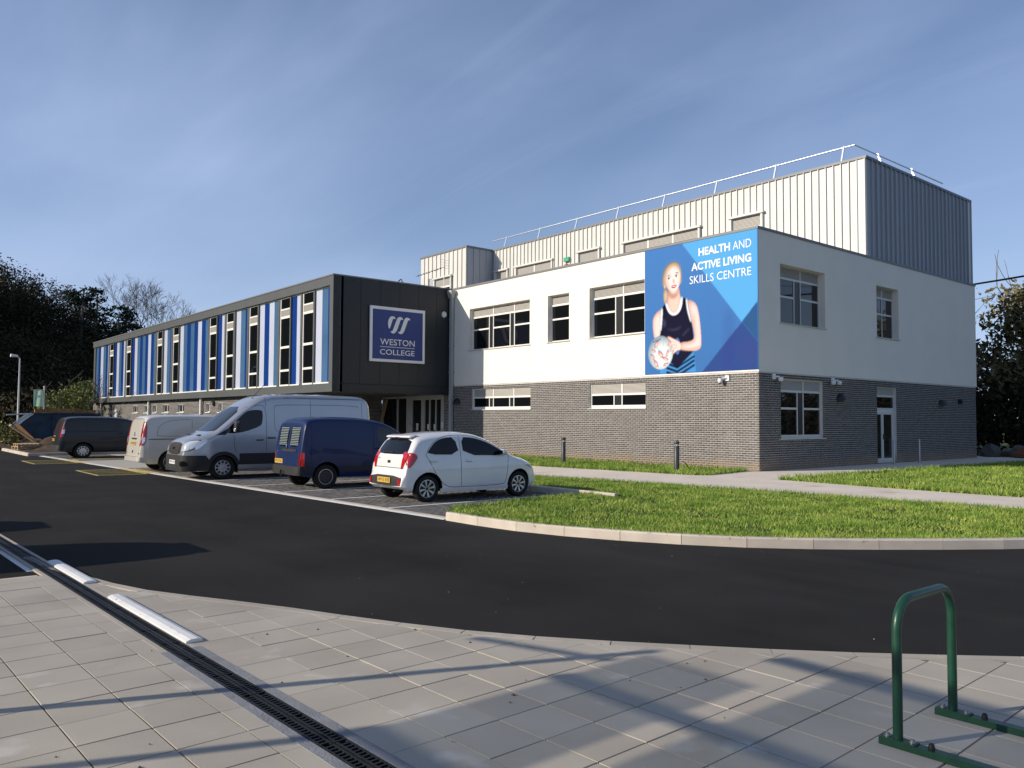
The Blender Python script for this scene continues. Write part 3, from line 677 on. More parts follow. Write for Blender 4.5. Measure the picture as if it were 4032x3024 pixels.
# side door
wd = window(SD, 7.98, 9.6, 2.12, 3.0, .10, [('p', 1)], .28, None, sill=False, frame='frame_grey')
mb = MB(); SD.box(mb, 7.98, 8.08, .10, .17, 0, 2.119); SD.box(mb, 9.5, 9.6, .10, .17, 0, 2.119); SD.box(mb, 8.081, 9.499, .10, .17, 2.04, 2.119)
dd = mb.build('door', 'frame_grey', bld)
for a, b in ((8.085, 8.62), (8.63, 9.495)):
    mb = MB(); SD.box(mb, a, a+.09, .11, .16, .01, 2.035); SD.box(mb, b-.09, b, .11, .16, .01, 2.035); SD.box(mb, a+.09, b-.09, .112, .158, .01, .2); SD.box(mb, a+.09, b-.09, .112, .158, 1.92, 2.035); mb.build('door_leaf', 'frame_grey', dd)
    mb = MB(); SD.box(mb, a+.088, b-.088, .13, .14, .19, 1.93); mb.build('pane', 'glass_door', dd)
mb = MB(); SD.box(mb, 8.66, 8.7, .05, .109, .95, 1.15); SD.box(mb, 8.70, 8.82, .05, .07, 1.04, 1.07); mb.build('handle', 'lamp_black', dd)

# ---- striped wing
FW = Face('Y', YW); XL = -61.5
mb = MB(); mb.box(XL, XW, YW, YW+.5, 7.585, 8.0); mb.build('fascia_band', 'grey_metal', bld)
mb = MB(); mb.box(XL-.38, XW, YW, YW+.5, 2.83, 3.205); mb.build('fascia_band', 'grey_metal', bld)
mb = MB(); mb.box(-17.62, XW, YW, YW+.5, 3.207, 7.583); mb.build('end_frame', 'grey_metal', bld)
mb = MB(); mb.box(XL-.03, XW+.03, YW-.03, .3, 8.002, 8.06); mb.build('wing_capping', 'capping', bld)
mb = MB(); mb.box(XL-.36, XW-.02, YW+.502, 4.0, 2.84, 2.9); mb.build('soffit', 'grey_metal', bld)
mb = MB(); mb.box(XL+.02, XW-.04, YW+.26, 4.0, 2.901, 7.99); mb.build('wing_core', 'grey_metal', bld)
STR = [((-60.94, -56.59), 'mdwmdw'), ((-54.92, -51.55), 'dwmdw'), ((-49.86, -43.75), 'dwmdmdwdm'), ((-42.04, -40.31), 'wmd'), ((-38.68, -33.31), 'wmdmdwdm'),
       ((-31.82, -30.67), 'dw'), ((-29.04, -27.31), 'wmd'), ((-25.77, -23.33), 'wdwm'), ((-21.82, -20.77), 'dw'), ((-19.26, -17.64), 'wmd')]
WIN = [(-56.27, -55.07), (-51.26, -50.03), (-43.46, -42.31), (-40.0, -38.82), (-33.14, -31.98), (-30.42, -29.32), (-27.08, -25.93), (-23.12, -21.96), (-20.56, -19.42)]
fac = MB(); facade = None
mul = [XL+.02] ; prev = XL+.02
mb = MB(); ends = sorted([*[s[0] for s in STR], *WIN]); 
facade = empty('striped_facade', (0, 0, 0), parent=bld)
for (a, b), (c, d) in zip(ends[:-1], ends[1:]): mb = MB(); mb.box(b+.012, c-.012, YW+.08, YW+.258, 3.207, 7.583); mb.build('mullion', 'grey_metal', facade)
mb = MB(); mb.box(XL+.01, ends[0][0]-.01, YW+.08, YW+.258, 3.207, 7.583); mb.build('mullion', 'grey_metal', facade)
SM = {'d': 'stripe_dark', 'm': 'stripe_mid', 'w': 'stripe_pale'}
for (a, b), pat in STR:
    n = len(pat); ws = [1.]*n
    if pat == 'wmd': ws = [1.15, 1.1, .75]
    if pat == 'mdwmdw': ws = [1, 1, 1.1, 1.1, .9, .6]
    tot = sum(ws); u = a
    for ch, wt in zip(pat, ws):
        e = u+(b-a)*wt/tot; mb = MB(); FW.box(mb, u+.004, e-.004, .16, .19, 3.27, 7.53); o = mb.build('stripe_panel', SM[ch], facade, loc=((u+e)/2, YW+.16, 3.27)); u = e
    mb = MB(); FW.box(mb, a, b, .12, .24, 7.531, 7.58); mb.build('head_trim', 'frame_white', facade); mb = MB(); FW.box(mb, a, b, .06, .24, 3.209, 3.268); mb.build('sill_trim', 'frame_white', facade)
for a, b in WIN:
    mb = MB(); z0, z1 = 3.21, 7.575; fw = .07
    for p, q, c, e in ((a, a+fw, z0, z1), (b-fw, b, z0, z1), (a+fw, b-fw, z1-.05, z1), (a+fw, b-fw, z0, z0+.08), (a+fw, b-fw, 6.97, 7.04), (a+fw, b-fw, 6.55, 6.66), (a+fw, b-fw, 5.07, 5.18), (a+fw, b-fw, 3.93, 4.03)):
        FW.box(mb, p, q, .12, .2, c, e)
    w = mb.build('window', 'frame_white', bld)
    for c, e in ((7.041, 7.524), (5.181, 6.549), (4.031, 5.069), (3.291, 3.929)):
        mb = MB(); FW.box(mb, a+fw-.01, b-fw+.01, .15, .16, c-.01, e+.01); mb.build('pane', 'glass_dark', w)
    mb = MB(); FW.box(mb, a+fw, b-fw, .17, .18, 6.661, 6.969)
    for i in range(7): FW.box(mb, a+fw, b-fw, .135, .165, 6.67+i*.043, 6.67+i*.043+.024)
    mb.build('louvre', 'louvre', w)
# dark panelled end of the wing
DK = Face('X', XW); DK.at = XW
mb = MB(); mb.box(XW-.3, XW-.012, YW+.01, -.002, 2.835, 7.999); mb.build('panel_backing', 'joint_black', bld)
js = [-6.06, -5.06, -4.03, -3.0, -1.95, -.92, -.004]
mb = MB(); mb.box(XW-.011, XW+.001, YW+.0005, -6.068, 2.832, 7.999); mb.build('end_panel', 'dark_panel', bld, loc=(XW, -6.2, 2.83))
for a, b in zip(js[:-1], js[1:]):
    mb = MB(); mb.box(XW-.011, XW, a+.008, b-.008, 3.21, 7.999); mb.build('end_panel', 'dark_panel', bld, loc=(XW, a, 3.21))
mb = MB(); mb.box(XW-.011, XW, -6.06, -.004, 2.832, 3.192); mb.build('end_panel', 'dark_panel', bld, loc=(XW, -6, 2.83))

# ground floor under the wing
YG = YW+.40
GW = [(-50.2, -48.9, 1.975, 2.5), (-47.25, -46.05, 1.975, 2.5), (-45.1, -44.3, 1.975, 2.5), (-42.85, -41.55, 1.975, 2.5), (-39.65, -38.4, 1.975, 2.5), (-34.3, -33.65, 1.975, 2.5), (-32.3, -31.6, 1.975, 2.5)]
GD = [(-60.9, -59.55, -.1, 2.35), (-56.35, -54.9, -.1, 2.35)]
brick_wall(Face('Y', YG), -62.8, -23.9, -.1, 2.84, GW+GD, .14)
brick_wall(Face('X', -23.9), YG, 0., -.1, 2.84, [], .14)
FG = Face('Y', YG)
for a, b, c, e in GW:
    mb = MB(); FG.box(mb, a, a+.05, .1, .16, c, e); FG.box(mb, b-.05, b, .1, .16, c, e); FG.box(mb, a+.05, b-.05, .1, .16, e-.05, e); FG.box(mb, a+.05, b-.05, .1, .16, c, c+.06); FG.box(mb, (a+b)/2-.03, (a+b)/2+.03, .1, .16, c+.06, e-.05)
    w = mb.build('window', 'frame_white', bld); mb = MB(); FG.box(mb, a+.04, b-.04, .135, .14, c+.05, e-.04); mb.build('pane', 'glass_dark', w)
    mb = MB(); FG.box(mb, a-.06, b+.06, -.05, .099, c-.045, c-.002); mb.build('sill', 'frame_white', w)
for a, b, c, e in GD:
    mb = MB(); FG.box(mb, a+.01, b-.01, .10, .139, c, e-.02); d_ = mb.build('door', 'door_white', bld)
    mb = MB(); FG.box(mb, a+.3, b-.3, .085, .099, .9, 2.0); mb.build('door_panel', 'frame_white', d_); mb = MB(); FG.box(mb, b-.2, b-.12, .04, .098, .95, 1.1); mb.build('handle', 'lamp_black', d_)
for x in (-59.4, -45.75, -34.9, -27.4, -25.3):
    mb = MB(); mb.tube([(x, YG-.12, -.1), (x, YG-.12, 2.825)], .085, 10); mb.build('rainwater_pipe', 'frame_white', bld, smooth=50)

# recessed entrance
FE = Face('Y', .0)
mb = MB(); mb.quad((-23.9, .6, 0), (-17.8, .6, 0), (-17.8, .6, 2.9), (-23.9, .6, 2.9)); mb.build('lobby_wall', 'well_black', bld)
mb = MB()
for a, b, c, e in ((-23.88, -23.78, 0, 2.83), (-22.36, -22.24, 0, 2.83), (-21.40, -20.82, 0, 2.83), (-23.78, -21.40, 2.72, 2.83), (-20.82, -17.92, 2.62, 2.84), (-19.98, -19.66, 0, 2.62), (-19.26, -19.16, 0, 2.62), (-18.70, -18.62, 0, 2.62), (-18.2, -17.92, 0, 2.62)):
    FE.box(mb, a, b, .02, .12, c, e)
en = mb.build('entrance_screen', 'entrance_frame', bld)
for a, b in ((-23.78, -22.36), (-22.24, -21.40), (-20.82, -19.98), (-19.66, -19.26), (-19.16, -18.70), (-18.62, -18.2)):
    mb = MB(); FE.box(mb, a, b, .07, .08, 0.02, 2.62 if a > -21 else 2.72); mb.build('pane', 'glass_door', en)
for u in (-19.36, -18.78):
    mb = MB(); FE.box(mb, u, u+.16, -.005, .018, 1.1, 1.38); mb.build('door_plate', 'frame_white', en)
mb = MB(); FE.box(mb, -20.45, -20.3, .045, .066, 1.05, 1.42); mb.build('notice', 'frame_white', en)
mb = MB(); FE.box(mb, -18.14, -17.98, .0, .019, 1.2, 1.5); mb.build('intercom', 'plastic_white', en)
# hopper and downpipe at the inner corner
mb = MB(); px, py = -17.14, -.12
mb.hexa([(px-.12, py-.1, 7.56), (px+.12, py-.1, 7.56), (px+.12, py+.11, 7.56), (px-.12, py+.11, 7.56), (px-.22, py-.18, 7.82), (px+.22, py-.18, 7.82), (px+.22, py+.115, 7.82), (px-.22, py+.115, 7.82)])
mb.box(px-.24, px+.24, py-.2, py+.116, 7.821, 7.93); hp = mb.build('downpipe', 'pipe_grey', bld)
mb = MB(); mb.box(px-.09, px+.09, py-.07, py+.07, .0, 7.559); mb.build('pipe', 'pipe_grey', hp)
for z in (1.3, 2.6, 3.9, 5.2, 6.5):
    mb = MB(); mb.box(px-.115, px+.115, py-.078, py+.11, z, z+.05); mb.build('bracket', 'pipe_grey', hp)

# ---- metal clad upper storey
XR = -.13; XB = -23.7; YB = 5.6
up = MB(); up.box(XB, XR-.05, YM+.045, DEP-.02, 7.9, ZM-.13); up.box(-28.7, XB-.045, YB+.045, DEP-.02, 7.9, ZM-.13); us_ = up.build('upper_storey', 'cladding_shaded', bld)
def clad(face, u0, u1, z0, z1, pitch, holes, m, seam=.045):
    n = max(1, round((u1-u0)/pitch)); p = (u1-u0)/n
    for i in range(n):
        a = u0+i*p; b = a+p; zz = [(z0, z1)]
        for h in holes:
            if h[0] < (a+b)/2 < h[1]: zz = [q for q in ((z0, h[2]), (h[3], z1)) if q[1]-q[0] > .05]
        for c, e in zz:
            mb = MB(); face.box(mb, a+.006, b-.03, .012, .04, c, e)
            face.box(mb, b-.029, b+.0055, .012-seam, .04, c, e)
            for q in (.33, .62): face.box(mb, a+p*q-.012, a+p*q+.012, .0095, .0119, c, e)
            mb.build('cladding_sheet', m, us_, loc=face.pt(a, 0, c))
MW = [(-23.35, -22.25, 9.2, 10.62), (-21.36, -18.3, 9.2, 10.62), (-16.1, -14.63, 9.2, 10.68), (-12.81, -8.14, 9.2, 10.64), (-6.3, -4.8, 9.2, 10.68)]
FM = Face('Y', YM); FMS = Face('X', XR); FB = Face('Y', YB); FBS = Face('X', XB)
clad(FM, XB+.05, XR-.02, 7.95, ZM-.10, .325, MW, 'cladding', .06)
clad(FMS, YM+.05, DEP-.02, 7.95, ZM-.10, .40, [], 'cladding_shaded', .075)
BW = [(-27.86, -25.15, 8.55, 10.55)]
clad(FB, -28.7, XB-.03, 7.95, ZM-.10, .46, BW, 'cladding', .06)
clad(FBS, YB+.05, YM-.01, 7.95, ZM-.10, .50, [], 'cladding_shaded', .03)
mb = MB(); mb.box(XR-.4, XR+.005, YM-.005, YM+.045, 7.95, ZM-.101); mb.box(XR-.06, XR+.007, YM+.001, YM+.05, 7.95, ZM-.101); mb.build('corner_flashing', 'cladding', bld); mb = MB(); mb.box(XR-.1, XR+.012, DEP-.3, DEP+.01, 7.95, ZM-.101); mb.build('corner_flashing', 'cladding', bld)
for bx in ((XB+.06, XR+.05, YM-.05, DEP+.03), (-28.75, XB+.055, YB-.05, DEP+.03)):
    mb = MB(); mb.box(bx[0], bx[1], bx[2], bx[3], ZM-.099, ZM); mb.build('roof_capping', 'capping', us_)
def metal_window(face, a, b, c, e):
    mb = MB(); F = face.box
    F(mb, a-.10, a, -.10, .03, c, e); F(mb, b, b+.10, -.10, .03, c, e); F(mb, a-.16, b+.16, -.16, .03, e+.001, e+.09)
    w = mb.build('window', 'cladding', bld)
    n = max(1, round((b-a)/1.5)); mb = MB()
    F(mb, a, b, .004, .043, c, c+.1)
    for i in range(n+1): q = a+(b-a)*i/n; F(mb, max(a, q-.04), min(b, q+.04), .0042, .043, c+.1, e)
    F(mb, a, b, .002, .043, e-.60, e-.50); mb.build('frame', 'frame_white', w)
    mb = MB()
    for i in range(9): F(mb, a+.04, b-.04, .008, .032, e-.49+i*.053, e-.49+i*.053+.030)
    F(mb, a+.02, b-.02, .034, .038, e-.5, e); mb.build('louvre', 'louvre', w)
    mb = MB(); F(mb, a+.02, b-.02, .03, .04, c+.09, e-.59); mb.build('pane', 'glass_dark', w)
for h in MW: metal_window(FM, *h)
metal_window(FB, -27.0, -25.3, 8.55, 10.4)
# edge protection rail on the roof
rl = empty('roof_rail', (0, 0, ZM), parent=bld); RY, RX, RZ = YM+.75, -.95, ZM+.80
mb = MB(); mb.tube([(XB-1, RY, RZ), (RX, RY, RZ), (RX, DEP-1, RZ)], .032, 8); mb.build('handrail', 'galv', rl, smooth=60)
for x in np.arange(-1.4, XB, -3.12):
    mb = MB(); mb.hexa([(x-.03, RY-.30, ZM), (x+.03, RY-.30, ZM), (x+.03, RY-.24, ZM), (x-.03, RY-.24, ZM), (x-.03, RY-.03, RZ+.06), (x+.03, RY-.03, RZ+.06), (x+.03, RY+.03, RZ+.06), (x-.03, RY+.03, RZ+.06)]); mb.build('post', 'galv', rl)
for y in (10.3, 13.4):
    mb = MB(); mb.hexa([(RX+.24, y-.03, ZM), (RX+.30, y-.03, ZM), (RX+.30, y+.03, ZM), (RX+.24, y+.03, ZM), (RX-.03, y-.03, RZ+.06), (RX+.03, y-.03, RZ+.06), (RX+.03, y+.03, RZ+.06), (RX-.03, y+.03, RZ+.06)]); mb.build('post', 'galv', rl)
mb = MB(); mb.box(-27.2, -25.4, 1.5, 3.2, 8.06, 8.5); mb.box(-27.3, -25.3, 1.4, 3.3, 8.5, 8.6); mb.build('roof_light', 'frame_grey', bld)
mb = MB(); mb.lathe([(.0, 8.75), (.25, 8.72), (.25, 8.5), (.18, 8.5), (.18, 8.0)], (-42, -2.5, 0), 12); mb.build('roof_cowl', 'plastic_white', bld)
BAN= {'tri':[(-3.11,7.98),(-0.01,8.0),(-0.02,5.56),(-0.62,4.93)],'low':[(-2.24,3.33),(-0.62,4.93),(-0.01,4.24),(-0.01,3.32)],'dia':[(-0.62,4.93),(-0.02,5.56),(-0.01,4.24)],'tail':[(-3.92,6.54),(-3.77,6.38),(-3.76,6.09),(-3.83,5.88),(-3.93,5.91),(-3.97,6.19)],'hair':[(-4.0,6.59),(-4.01,6.84),(-3.94,7.09),(-3.82,7.27),(-3.63,7.37),(-3.45,7.39),(-3.29,7.32),(-3.18,7.18),(-3.13,6.94),(-3.12,6.69),(-3.17,6.45),(-3.93,6.47)],'neck':[(-3.75,6.45),(-3.78,6.06),(-3.85,5.91),(-3.73,5.62),(-3.5,5.46),(-3.3,5.53),(-3.11,5.98),(-3.2,6.12),(-3.23,6.46)],'face':[(-3.87,6.75),(-3.86,6.98),(-3.78,7.16),(-3.63,7.26),(-3.44,7.27),(-3.27,7.17),(-3.19,6.96),(-3.17,6.73),(-3.22,6.49),(-3.32,6.31),(-3.47,6.22),(-3.6,6.26),(-3.75,6.41),(-3.84,6.55)],'earl':[(-3.97,6.66),(-3.91,6.68),(-3.85,6.59),(-3.85,6.43),(-3.93,6.45)],'earr':[(-3.2,6.72),(-3.14,6.74),(-3.12,6.62),(-3.19,6.52)],'arml':[(-4.04,5.73),(-4.26,5.62),(-4.43,5.46),(-4.48,5.22),(-4.44,4.89),(-4.39,4.6),(-4.11,4.69),(-4.06,5.04),(-4.11,5.3)],'vest':[(-4.06,5.72),(-3.87,5.91),(-3.77,5.68),(-3.62,5.5),(-3.47,5.43),(-3.3,5.49),(-3.17,5.67),(-3.11,6.05),(-2.91,5.97),(-2.84,5.6),(-2.69,5.14),(-2.61,4.71),(-2.59,4.12),(-2.55,3.35),(-4.14,3.34),(-4.11,4.72),(-4.08,4.97)],'trim':[(-3.88,5.91),(-3.79,5.93),(-3.69,5.7),(-3.57,5.55),(-3.46,5.51),(-3.35,5.56),(-3.23,5.75),(-3.16,6.07),(-3.06,6.05),(-3.11,5.7),(-3.24,5.49),(-3.46,5.4),(-3.65,5.47),(-3.79,5.65)],'tl':[(-4.07,5.74),(-3.98,5.75),(-4.01,5.26),(-4.06,4.86),(-4.12,4.98),(-4.1,5.34)],'tr':[(-2.95,5.99),(-2.87,5.96),(-2.81,5.57),(-2.69,5.17),(-2.71,5.09),(-2.77,5.18),(-2.89,5.54)],'skirtb':[(-3.73,3.8),(-3.33,3.5),(-2.59,4.09),(-2.51,3.36),(-4.13,3.34),(-4.11,3.5)],'armr':[(-2.88,5.93),(-2.65,5.87),(-2.47,5.72),(-2.38,5.45),(-2.3,4.93),(-2.26,4.29),(-2.33,4.13),(-2.57,4.08),(-3.18,4.15),(-3.31,4.29),(-3.21,4.43),(-2.78,4.43),(-2.56,4.51),(-2.6,4.82),(-2.69,5.17),(-2.8,5.53)],'hand':[(-3.15,4.42),(-3.46,4.57),(-3.73,4.7),(-3.82,4.65),(-3.55,4.45),(-3.8,4.39),(-3.75,4.33),(-3.5,4.32),(-3.7,4.16),(-3.66,4.11),(-3.45,4.2),(-3.58,4.05),(-3.51,4.01),(-3.33,4.16),(-3.15,4.15)],'lips':[(-3.6,6.47),(-3.47,6.55),(-3.34,6.5),(-3.46,6.41)],'eyel':[(-3.74,6.78),(-3.67,6.83),(-3.6,6.8),(-3.66,6.74)],'eyer':[(-3.41,6.81),(-3.34,6.87),(-3.27,6.84),(-3.33,6.79)],'browl':[(-3.8,6.86),(-3.7,6.93),(-3.6,6.93),(-3.69,6.9)],'browr':[(-3.44,6.94),(-3.34,6.98),(-3.25,6.95),(-3.34,6.95)],'nose':[(-3.51,6.67),(-3.46,6.77),(-3.39,6.65),(-3.46,6.62)],'ch0':[(-3.8,3.76),(-3.33,3.58),(-2.56,3.95),(-2.56,3.87),(-3.33,3.5),(-3.84,3.67)],'ch1':[(-3.8,3.59),(-3.33,3.43),(-2.57,3.8),(-2.56,3.72),(-3.33,3.34),(-3.84,3.51)],'ch2':[(-3.8,3.43),(-3.33,3.27),(-2.57,3.64),(-2.56,3.56),(-3.33,3.18),(-3.84,3.35)]}
LOGO= [[(-3.46,6.4),(-3.35,6.39),(-3.3,6.32),(-3.29,6.27),(-3.35,6.29),(-3.42,6.28),(-3.45,6.21),(-3.61,5.76),(-3.67,5.9),(-3.69,6.05),(-3.67,6.2),(-3.6,6.33),(-3.54,6.38)],[(-3.05,6.4),(-2.94,6.38),(-2.89,6.32),(-2.88,6.26),(-2.94,6.28),(-3.0,6.27),(-3.03,6.21),(-3.19,5.79),(-3.25,5.69),(-3.32,5.62),(-3.42,5.59),(-3.5,5.62),(-3.57,5.7),(-3.52,5.69),(-3.46,5.7),(-3.42,5.77),(-3.24,6.23),(-3.18,6.34),(-3.12,6.38)],[(-2.65,6.4),(-2.55,6.38),(-2.49,6.32),(-2.47,6.27),(-2.54,6.29),(-2.59,6.28),(-2.62,6.23),(-2.79,5.78),(-2.85,5.68),(-2.93,5.61),(-3.02,5.59),(-3.11,5.63),(-3.17,5.71),(-3.11,5.69),(-3.05,5.7),(-3.01,5.76),(-2.84,6.23),(-2.78,6.34),(-2.71,6.39)]]
# ------------------------------------------------------------------ sign, banner and fittings on the walls
sg = empty('college_sign', (XW, -3.1, 4.3)); tag(sg, 'square blue college sign with white border on the dark end wall', 'sign')
mb = MB(); mb.box(XW+.03, XW+.10, -4.62, -1.65, 4.265, 6.81); mb.build('border', 'sign_white', sg)
mb = MB(); mb.box(XW+.101, XW+.106, -4.49, -1.78, 4.39, 6.67); mb.build('face', 'sign_blue', sg)
mb = MB()
for q in LOGO:
    q = chaikin(q, 1, True); n = len(q); mb.add([(XW+.1085, y, z) for y, z in q], [tuple(range(n))])
mb.build('emblem', 'sign_white', sg)
mb = MB(); lettering(mb, 'WESTON', lambda u, v: (XW+.1085, -4.09+1.87*u, 5.045+.285*v), .004); mb.box(XW+.107, XW+.1085, -4.095, -2.225, 4.945, 4.968)
lettering(mb, 'COLLEGE', lambda u, v: (XW+.1085, -4.10+1.875*u, 4.595+.25*v), .004); mb.build('lettering', 'sign_white', sg)

bn = empty('wall_banner', (-2.42, -.03, 3.33)); tag(bn, 'large blue banner of a netball player holding a ball, with white lettering', 'banner')
mb = MB(); mb.box(-4.845, .012, -.016, -.002, 3.325, 7.975); mb.build('backing', 'print_blue', bn)
# the printed picture: painted area by area into a fine colour grid, then laid on the banner as flat print
BX0, BX1, BZ0, BZ1, BR = -4.84, .010, 3.33, 7.972, 68.
NX, NZ = int((BX1-BX0)*BR), int((BZ1-BZ0)*BR)
gx_, gz_ = np.meshgrid(np.linspace(BX0, BX1, NX), np.linspace(BZ0, BZ1, NZ), indexing='ij'); GP = np.stack([gx_.ravel(), gz_.ravel()], 1)
def lin(c): c = np.array(c, float)/255; return np.where(c > .04045, ((c+.055)/1.055)**2.4, c/12.92)*.84
def blur(m_, r):
    r = int(round(r*BR))
    if r < 1: return m_
    for _ in range(2):
        for ax_ in (0, 1):
            p_ = np.pad(m_, [(r+1, r) if k_ == ax_ else (0, 0) for k_ in (0, 1)], mode='edge'); c_ = np.cumsum(p_, ax_); n_ = m_.shape[ax_]
            m_ = (np.take(c_, range(2*r+1, 2*r+1+n_), ax_)-np.take(c_, range(0, n_), ax_))/(2*r+1)
    return m_
IMG = np.zeros((NX, NZ, 3)); IMG[:] = lin((70, 122, 186))
IMG *= (1.06-.16*((BZ1-gz_)/(BZ1-BZ0)))[..., None]
def area(pts, it=2): return in_poly(GP, chaikin(list(pts), it, True) if it else list(pts)).reshape(NX, NZ).astype(float)
def lay(mask, col, a=1., soft=.012):
    m_ = (blur(mask, soft)*a)[..., None]; IMG[:] = IMG*(1-m_)+(col if isinstance(col, np.ndarray) and col.ndim == 3 else lin(col))*m_
def body(pts, base, shade, r=.09, it=2, dx=.04, dz=.05, a=1.):
    """round form: lighter towards the light at upper left, darker to the far edge"""
    m_ = area(pts, it); s_ = blur(m_, r); s_ = np.roll(np.roll(s_, int(dx*BR), 0), -int(dz*BR), 1); t = np.clip((s_-.25)/.65, 0, 1)[..., None]*m_[..., None]
    lay(m_, lin(shade)*(1-t)+lin(base)*t, a); return m_
lay(area(BAN['tri'], 0), (92, 170, 228)); lay(area(BAN['low'], 0), (50, 76, 138)); lay(area(BAN['dia'], 0), (48, 88, 138))
lay(area([(-1.25, 5.55), (-1.02, 5.2), (-.95, 3.4), (-1.3, 3.4)], 0), (58, 62, 140), .35, .16); lay(area([(-.75, 4.4), (-.1, 4.3), (-.05, 3.6), (-.6, 3.5)], 1), (76, 68, 126), .25, .2)
SK, SH = (238, 216, 210), (196, 156, 144)
lay(area([(x+.0, z+.01) for x, z in BAN['hair']]), (150, 196, 232), .15, .06)                       # pale rim light round the hair
body(BAN['tail'], (216, 198, 168), (150, 124, 94)); hm = body(BAN['hair'], (222, 204, 172), (120, 98, 72), .13)
body(BAN['arml'], SK, SH, .1); body(BAN['neck'], (232, 200, 186), (180, 130, 112), .12, 1)
lay(area([(-3.75, 6.42), (-3.6, 6.22), (-3.4, 6.2), (-3.25, 6.35), (-3.3, 6.1), (-3.5, 6.0), (-3.7, 6.1)]), (168, 118, 100), .75, .05)
body(BAN['vest'], (26, 26, 50), (10, 9, 20), .14, 1)
for q in ([(-3.9, 5.0), (-3.5, 4.9), (-3.0, 5.05), (-3.45, 4.82)], [(-3.1, 4.7), (-2.75, 4.95), (-2.8, 4.85), (-3.1, 4.62)], [(-4.0, 5.4), (-3.8, 5.2), (-3.9, 5.0), (-4.02, 5.1)]): lay(area(q), (74, 76, 112), .5, .03)
for q in ('trim', 'tl', 'tr'): body(BAN[q], (252, 252, 252), (196, 204, 220), .04, 1, .01, .02)
body(BAN['earl'], SK, SH, .04); body(BAN['earr'], SK, SH, .04); fm = body(BAN['face'], (242, 224, 220), (204, 164, 154), .12, 2, .05, .05)
lay(area([(-3.87, 6.98), (-3.78, 7.2), (-3.6, 7.3), (-3.42, 7.3), (-3.25, 7.19), (-3.2, 7.0), (-3.3, 7.14), (-3.45, 7.22), (-3.62, 7.2), (-3.78, 7.08), (-3.84, 6.9)]), (196, 172, 136), .85, .015)
st = (np.sin(gx_*95+gz_*9+3*np.sin(gz_*6))*.5+.5)*hm*(1-fm); lay(st*hm*(1-fm), (120, 96, 70), .4, .0)
for (x, z) in ((-3.665, 6.785), (-3.335, 6.83)):
    lay(area([(x-.085, z-.005), (x-.03, z+.05), (x+.04, z+.045), (x+.085, z), (x+.02, z-.035)], 1), (248, 244, 242), 1, .006); lay(area([(x-.03+.04*math.cos(t), z+.008+.042*math.sin(t)) for t in np.linspace(0, 6.28, 12, endpoint=False)], 0), (70, 88, 110), 1, .004); lay(area([(x-.03+.02*math.cos(t), z+.01+.02*math.sin(t)) for t in np.linspace(0, 6.28, 10, endpoint=False)], 0), (16, 16, 20), 1, .0)
    lay(area([(x-.1, z), (x-.03, z+.06), (x+.05, z+.055), (x+.1, z+.005), (x+.04, z+.075), (x-.04, z+.08)], 1), (26, 18, 18), 1., .002); lay(area([(x-.12, z+.05), (x, z+.1), (x+.11, z+.06), (x+.02, z+.0)], 1), (196, 146, 128), .45, .03)
for q in ('browl', 'browr'): lay(area(BAN[q], 1), (74, 52, 40), 1., .006)
lay(area([(-3.5, 6.78), (-3.46, 6.74), (-3.43, 6.62), (-3.50, 6.60), (-3.53, 6.64)], 1), (206, 150, 126), .8, .02); lay(area([(-3.52, 6.625), (-3.46, 6.6), (-3.4, 6.625), (-3.46, 6.615)], 0), (150, 88, 74), .8, .008)
lay(area([(-3.61, 6.475), (-3.53, 6.525), (-3.46, 6.52), (-3.40, 6.54), (-3.33, 6.51), (-3.40, 6.43), (-3.48, 6.405), (-3.55, 6.425)], 1), (190, 48, 66), 1, .004); lay(area([(-3.57, 6.476), (-3.46, 6.492), (-3.37, 6.505), (-3.42, 6.468), (-3.50, 6.455)], 1), (250, 240, 236), .9, .004)
lay(area([(-3.82, 6.62), (-3.7, 6.62), (-3.68, 6.5), (-3.78, 6.48)]), (236, 160, 146), .35, .05); lay(area([(-3.3, 6.66), (-3.22, 6.66), (-3.22, 6.55), (-3.3, 6.54)]), (236, 160, 146), .35, .05)
lay(area(BAN['skirtb'], 0), (74, 146, 214)); 
for q in ('ch0', 'ch1', 'ch2'): lay(area(BAN[q], 0), (18, 20, 42))
ring = lambda cx, cz, a_, b_: [(cx+a_*math.cos(t), cz+b_*math.sin(t)) for t in np.linspace(0, 2*math.pi, 36, endpoint=False)]
lay(area(ring(-3.32, 4.3, .11, .3), 0), (70, 122, 196)); lay(area(ring(-3.32, 4.3, .05, .17), 0), (18, 18, 36))
body(ring(-4.1, 4.11, .585, .62), (228, 238, 238), (128, 150, 166), .26, 0, .10, .12)
for a0, a1 in ((.3, 3.3), (1.2, 4.4), (2.4, 5.6)):
    for t in np.linspace(0, 1, 40): pass
    lay((np.abs((gx_+4.1)*math.sin(a0)-(gz_-4.11)*math.cos(a0)+.25*((gx_+4.1)**2+(gz_-4.11)**2)-.05) < .008)*area(ring(-4.1, 4.11, .57, .6), 0), (120, 138, 158), .6, .0)
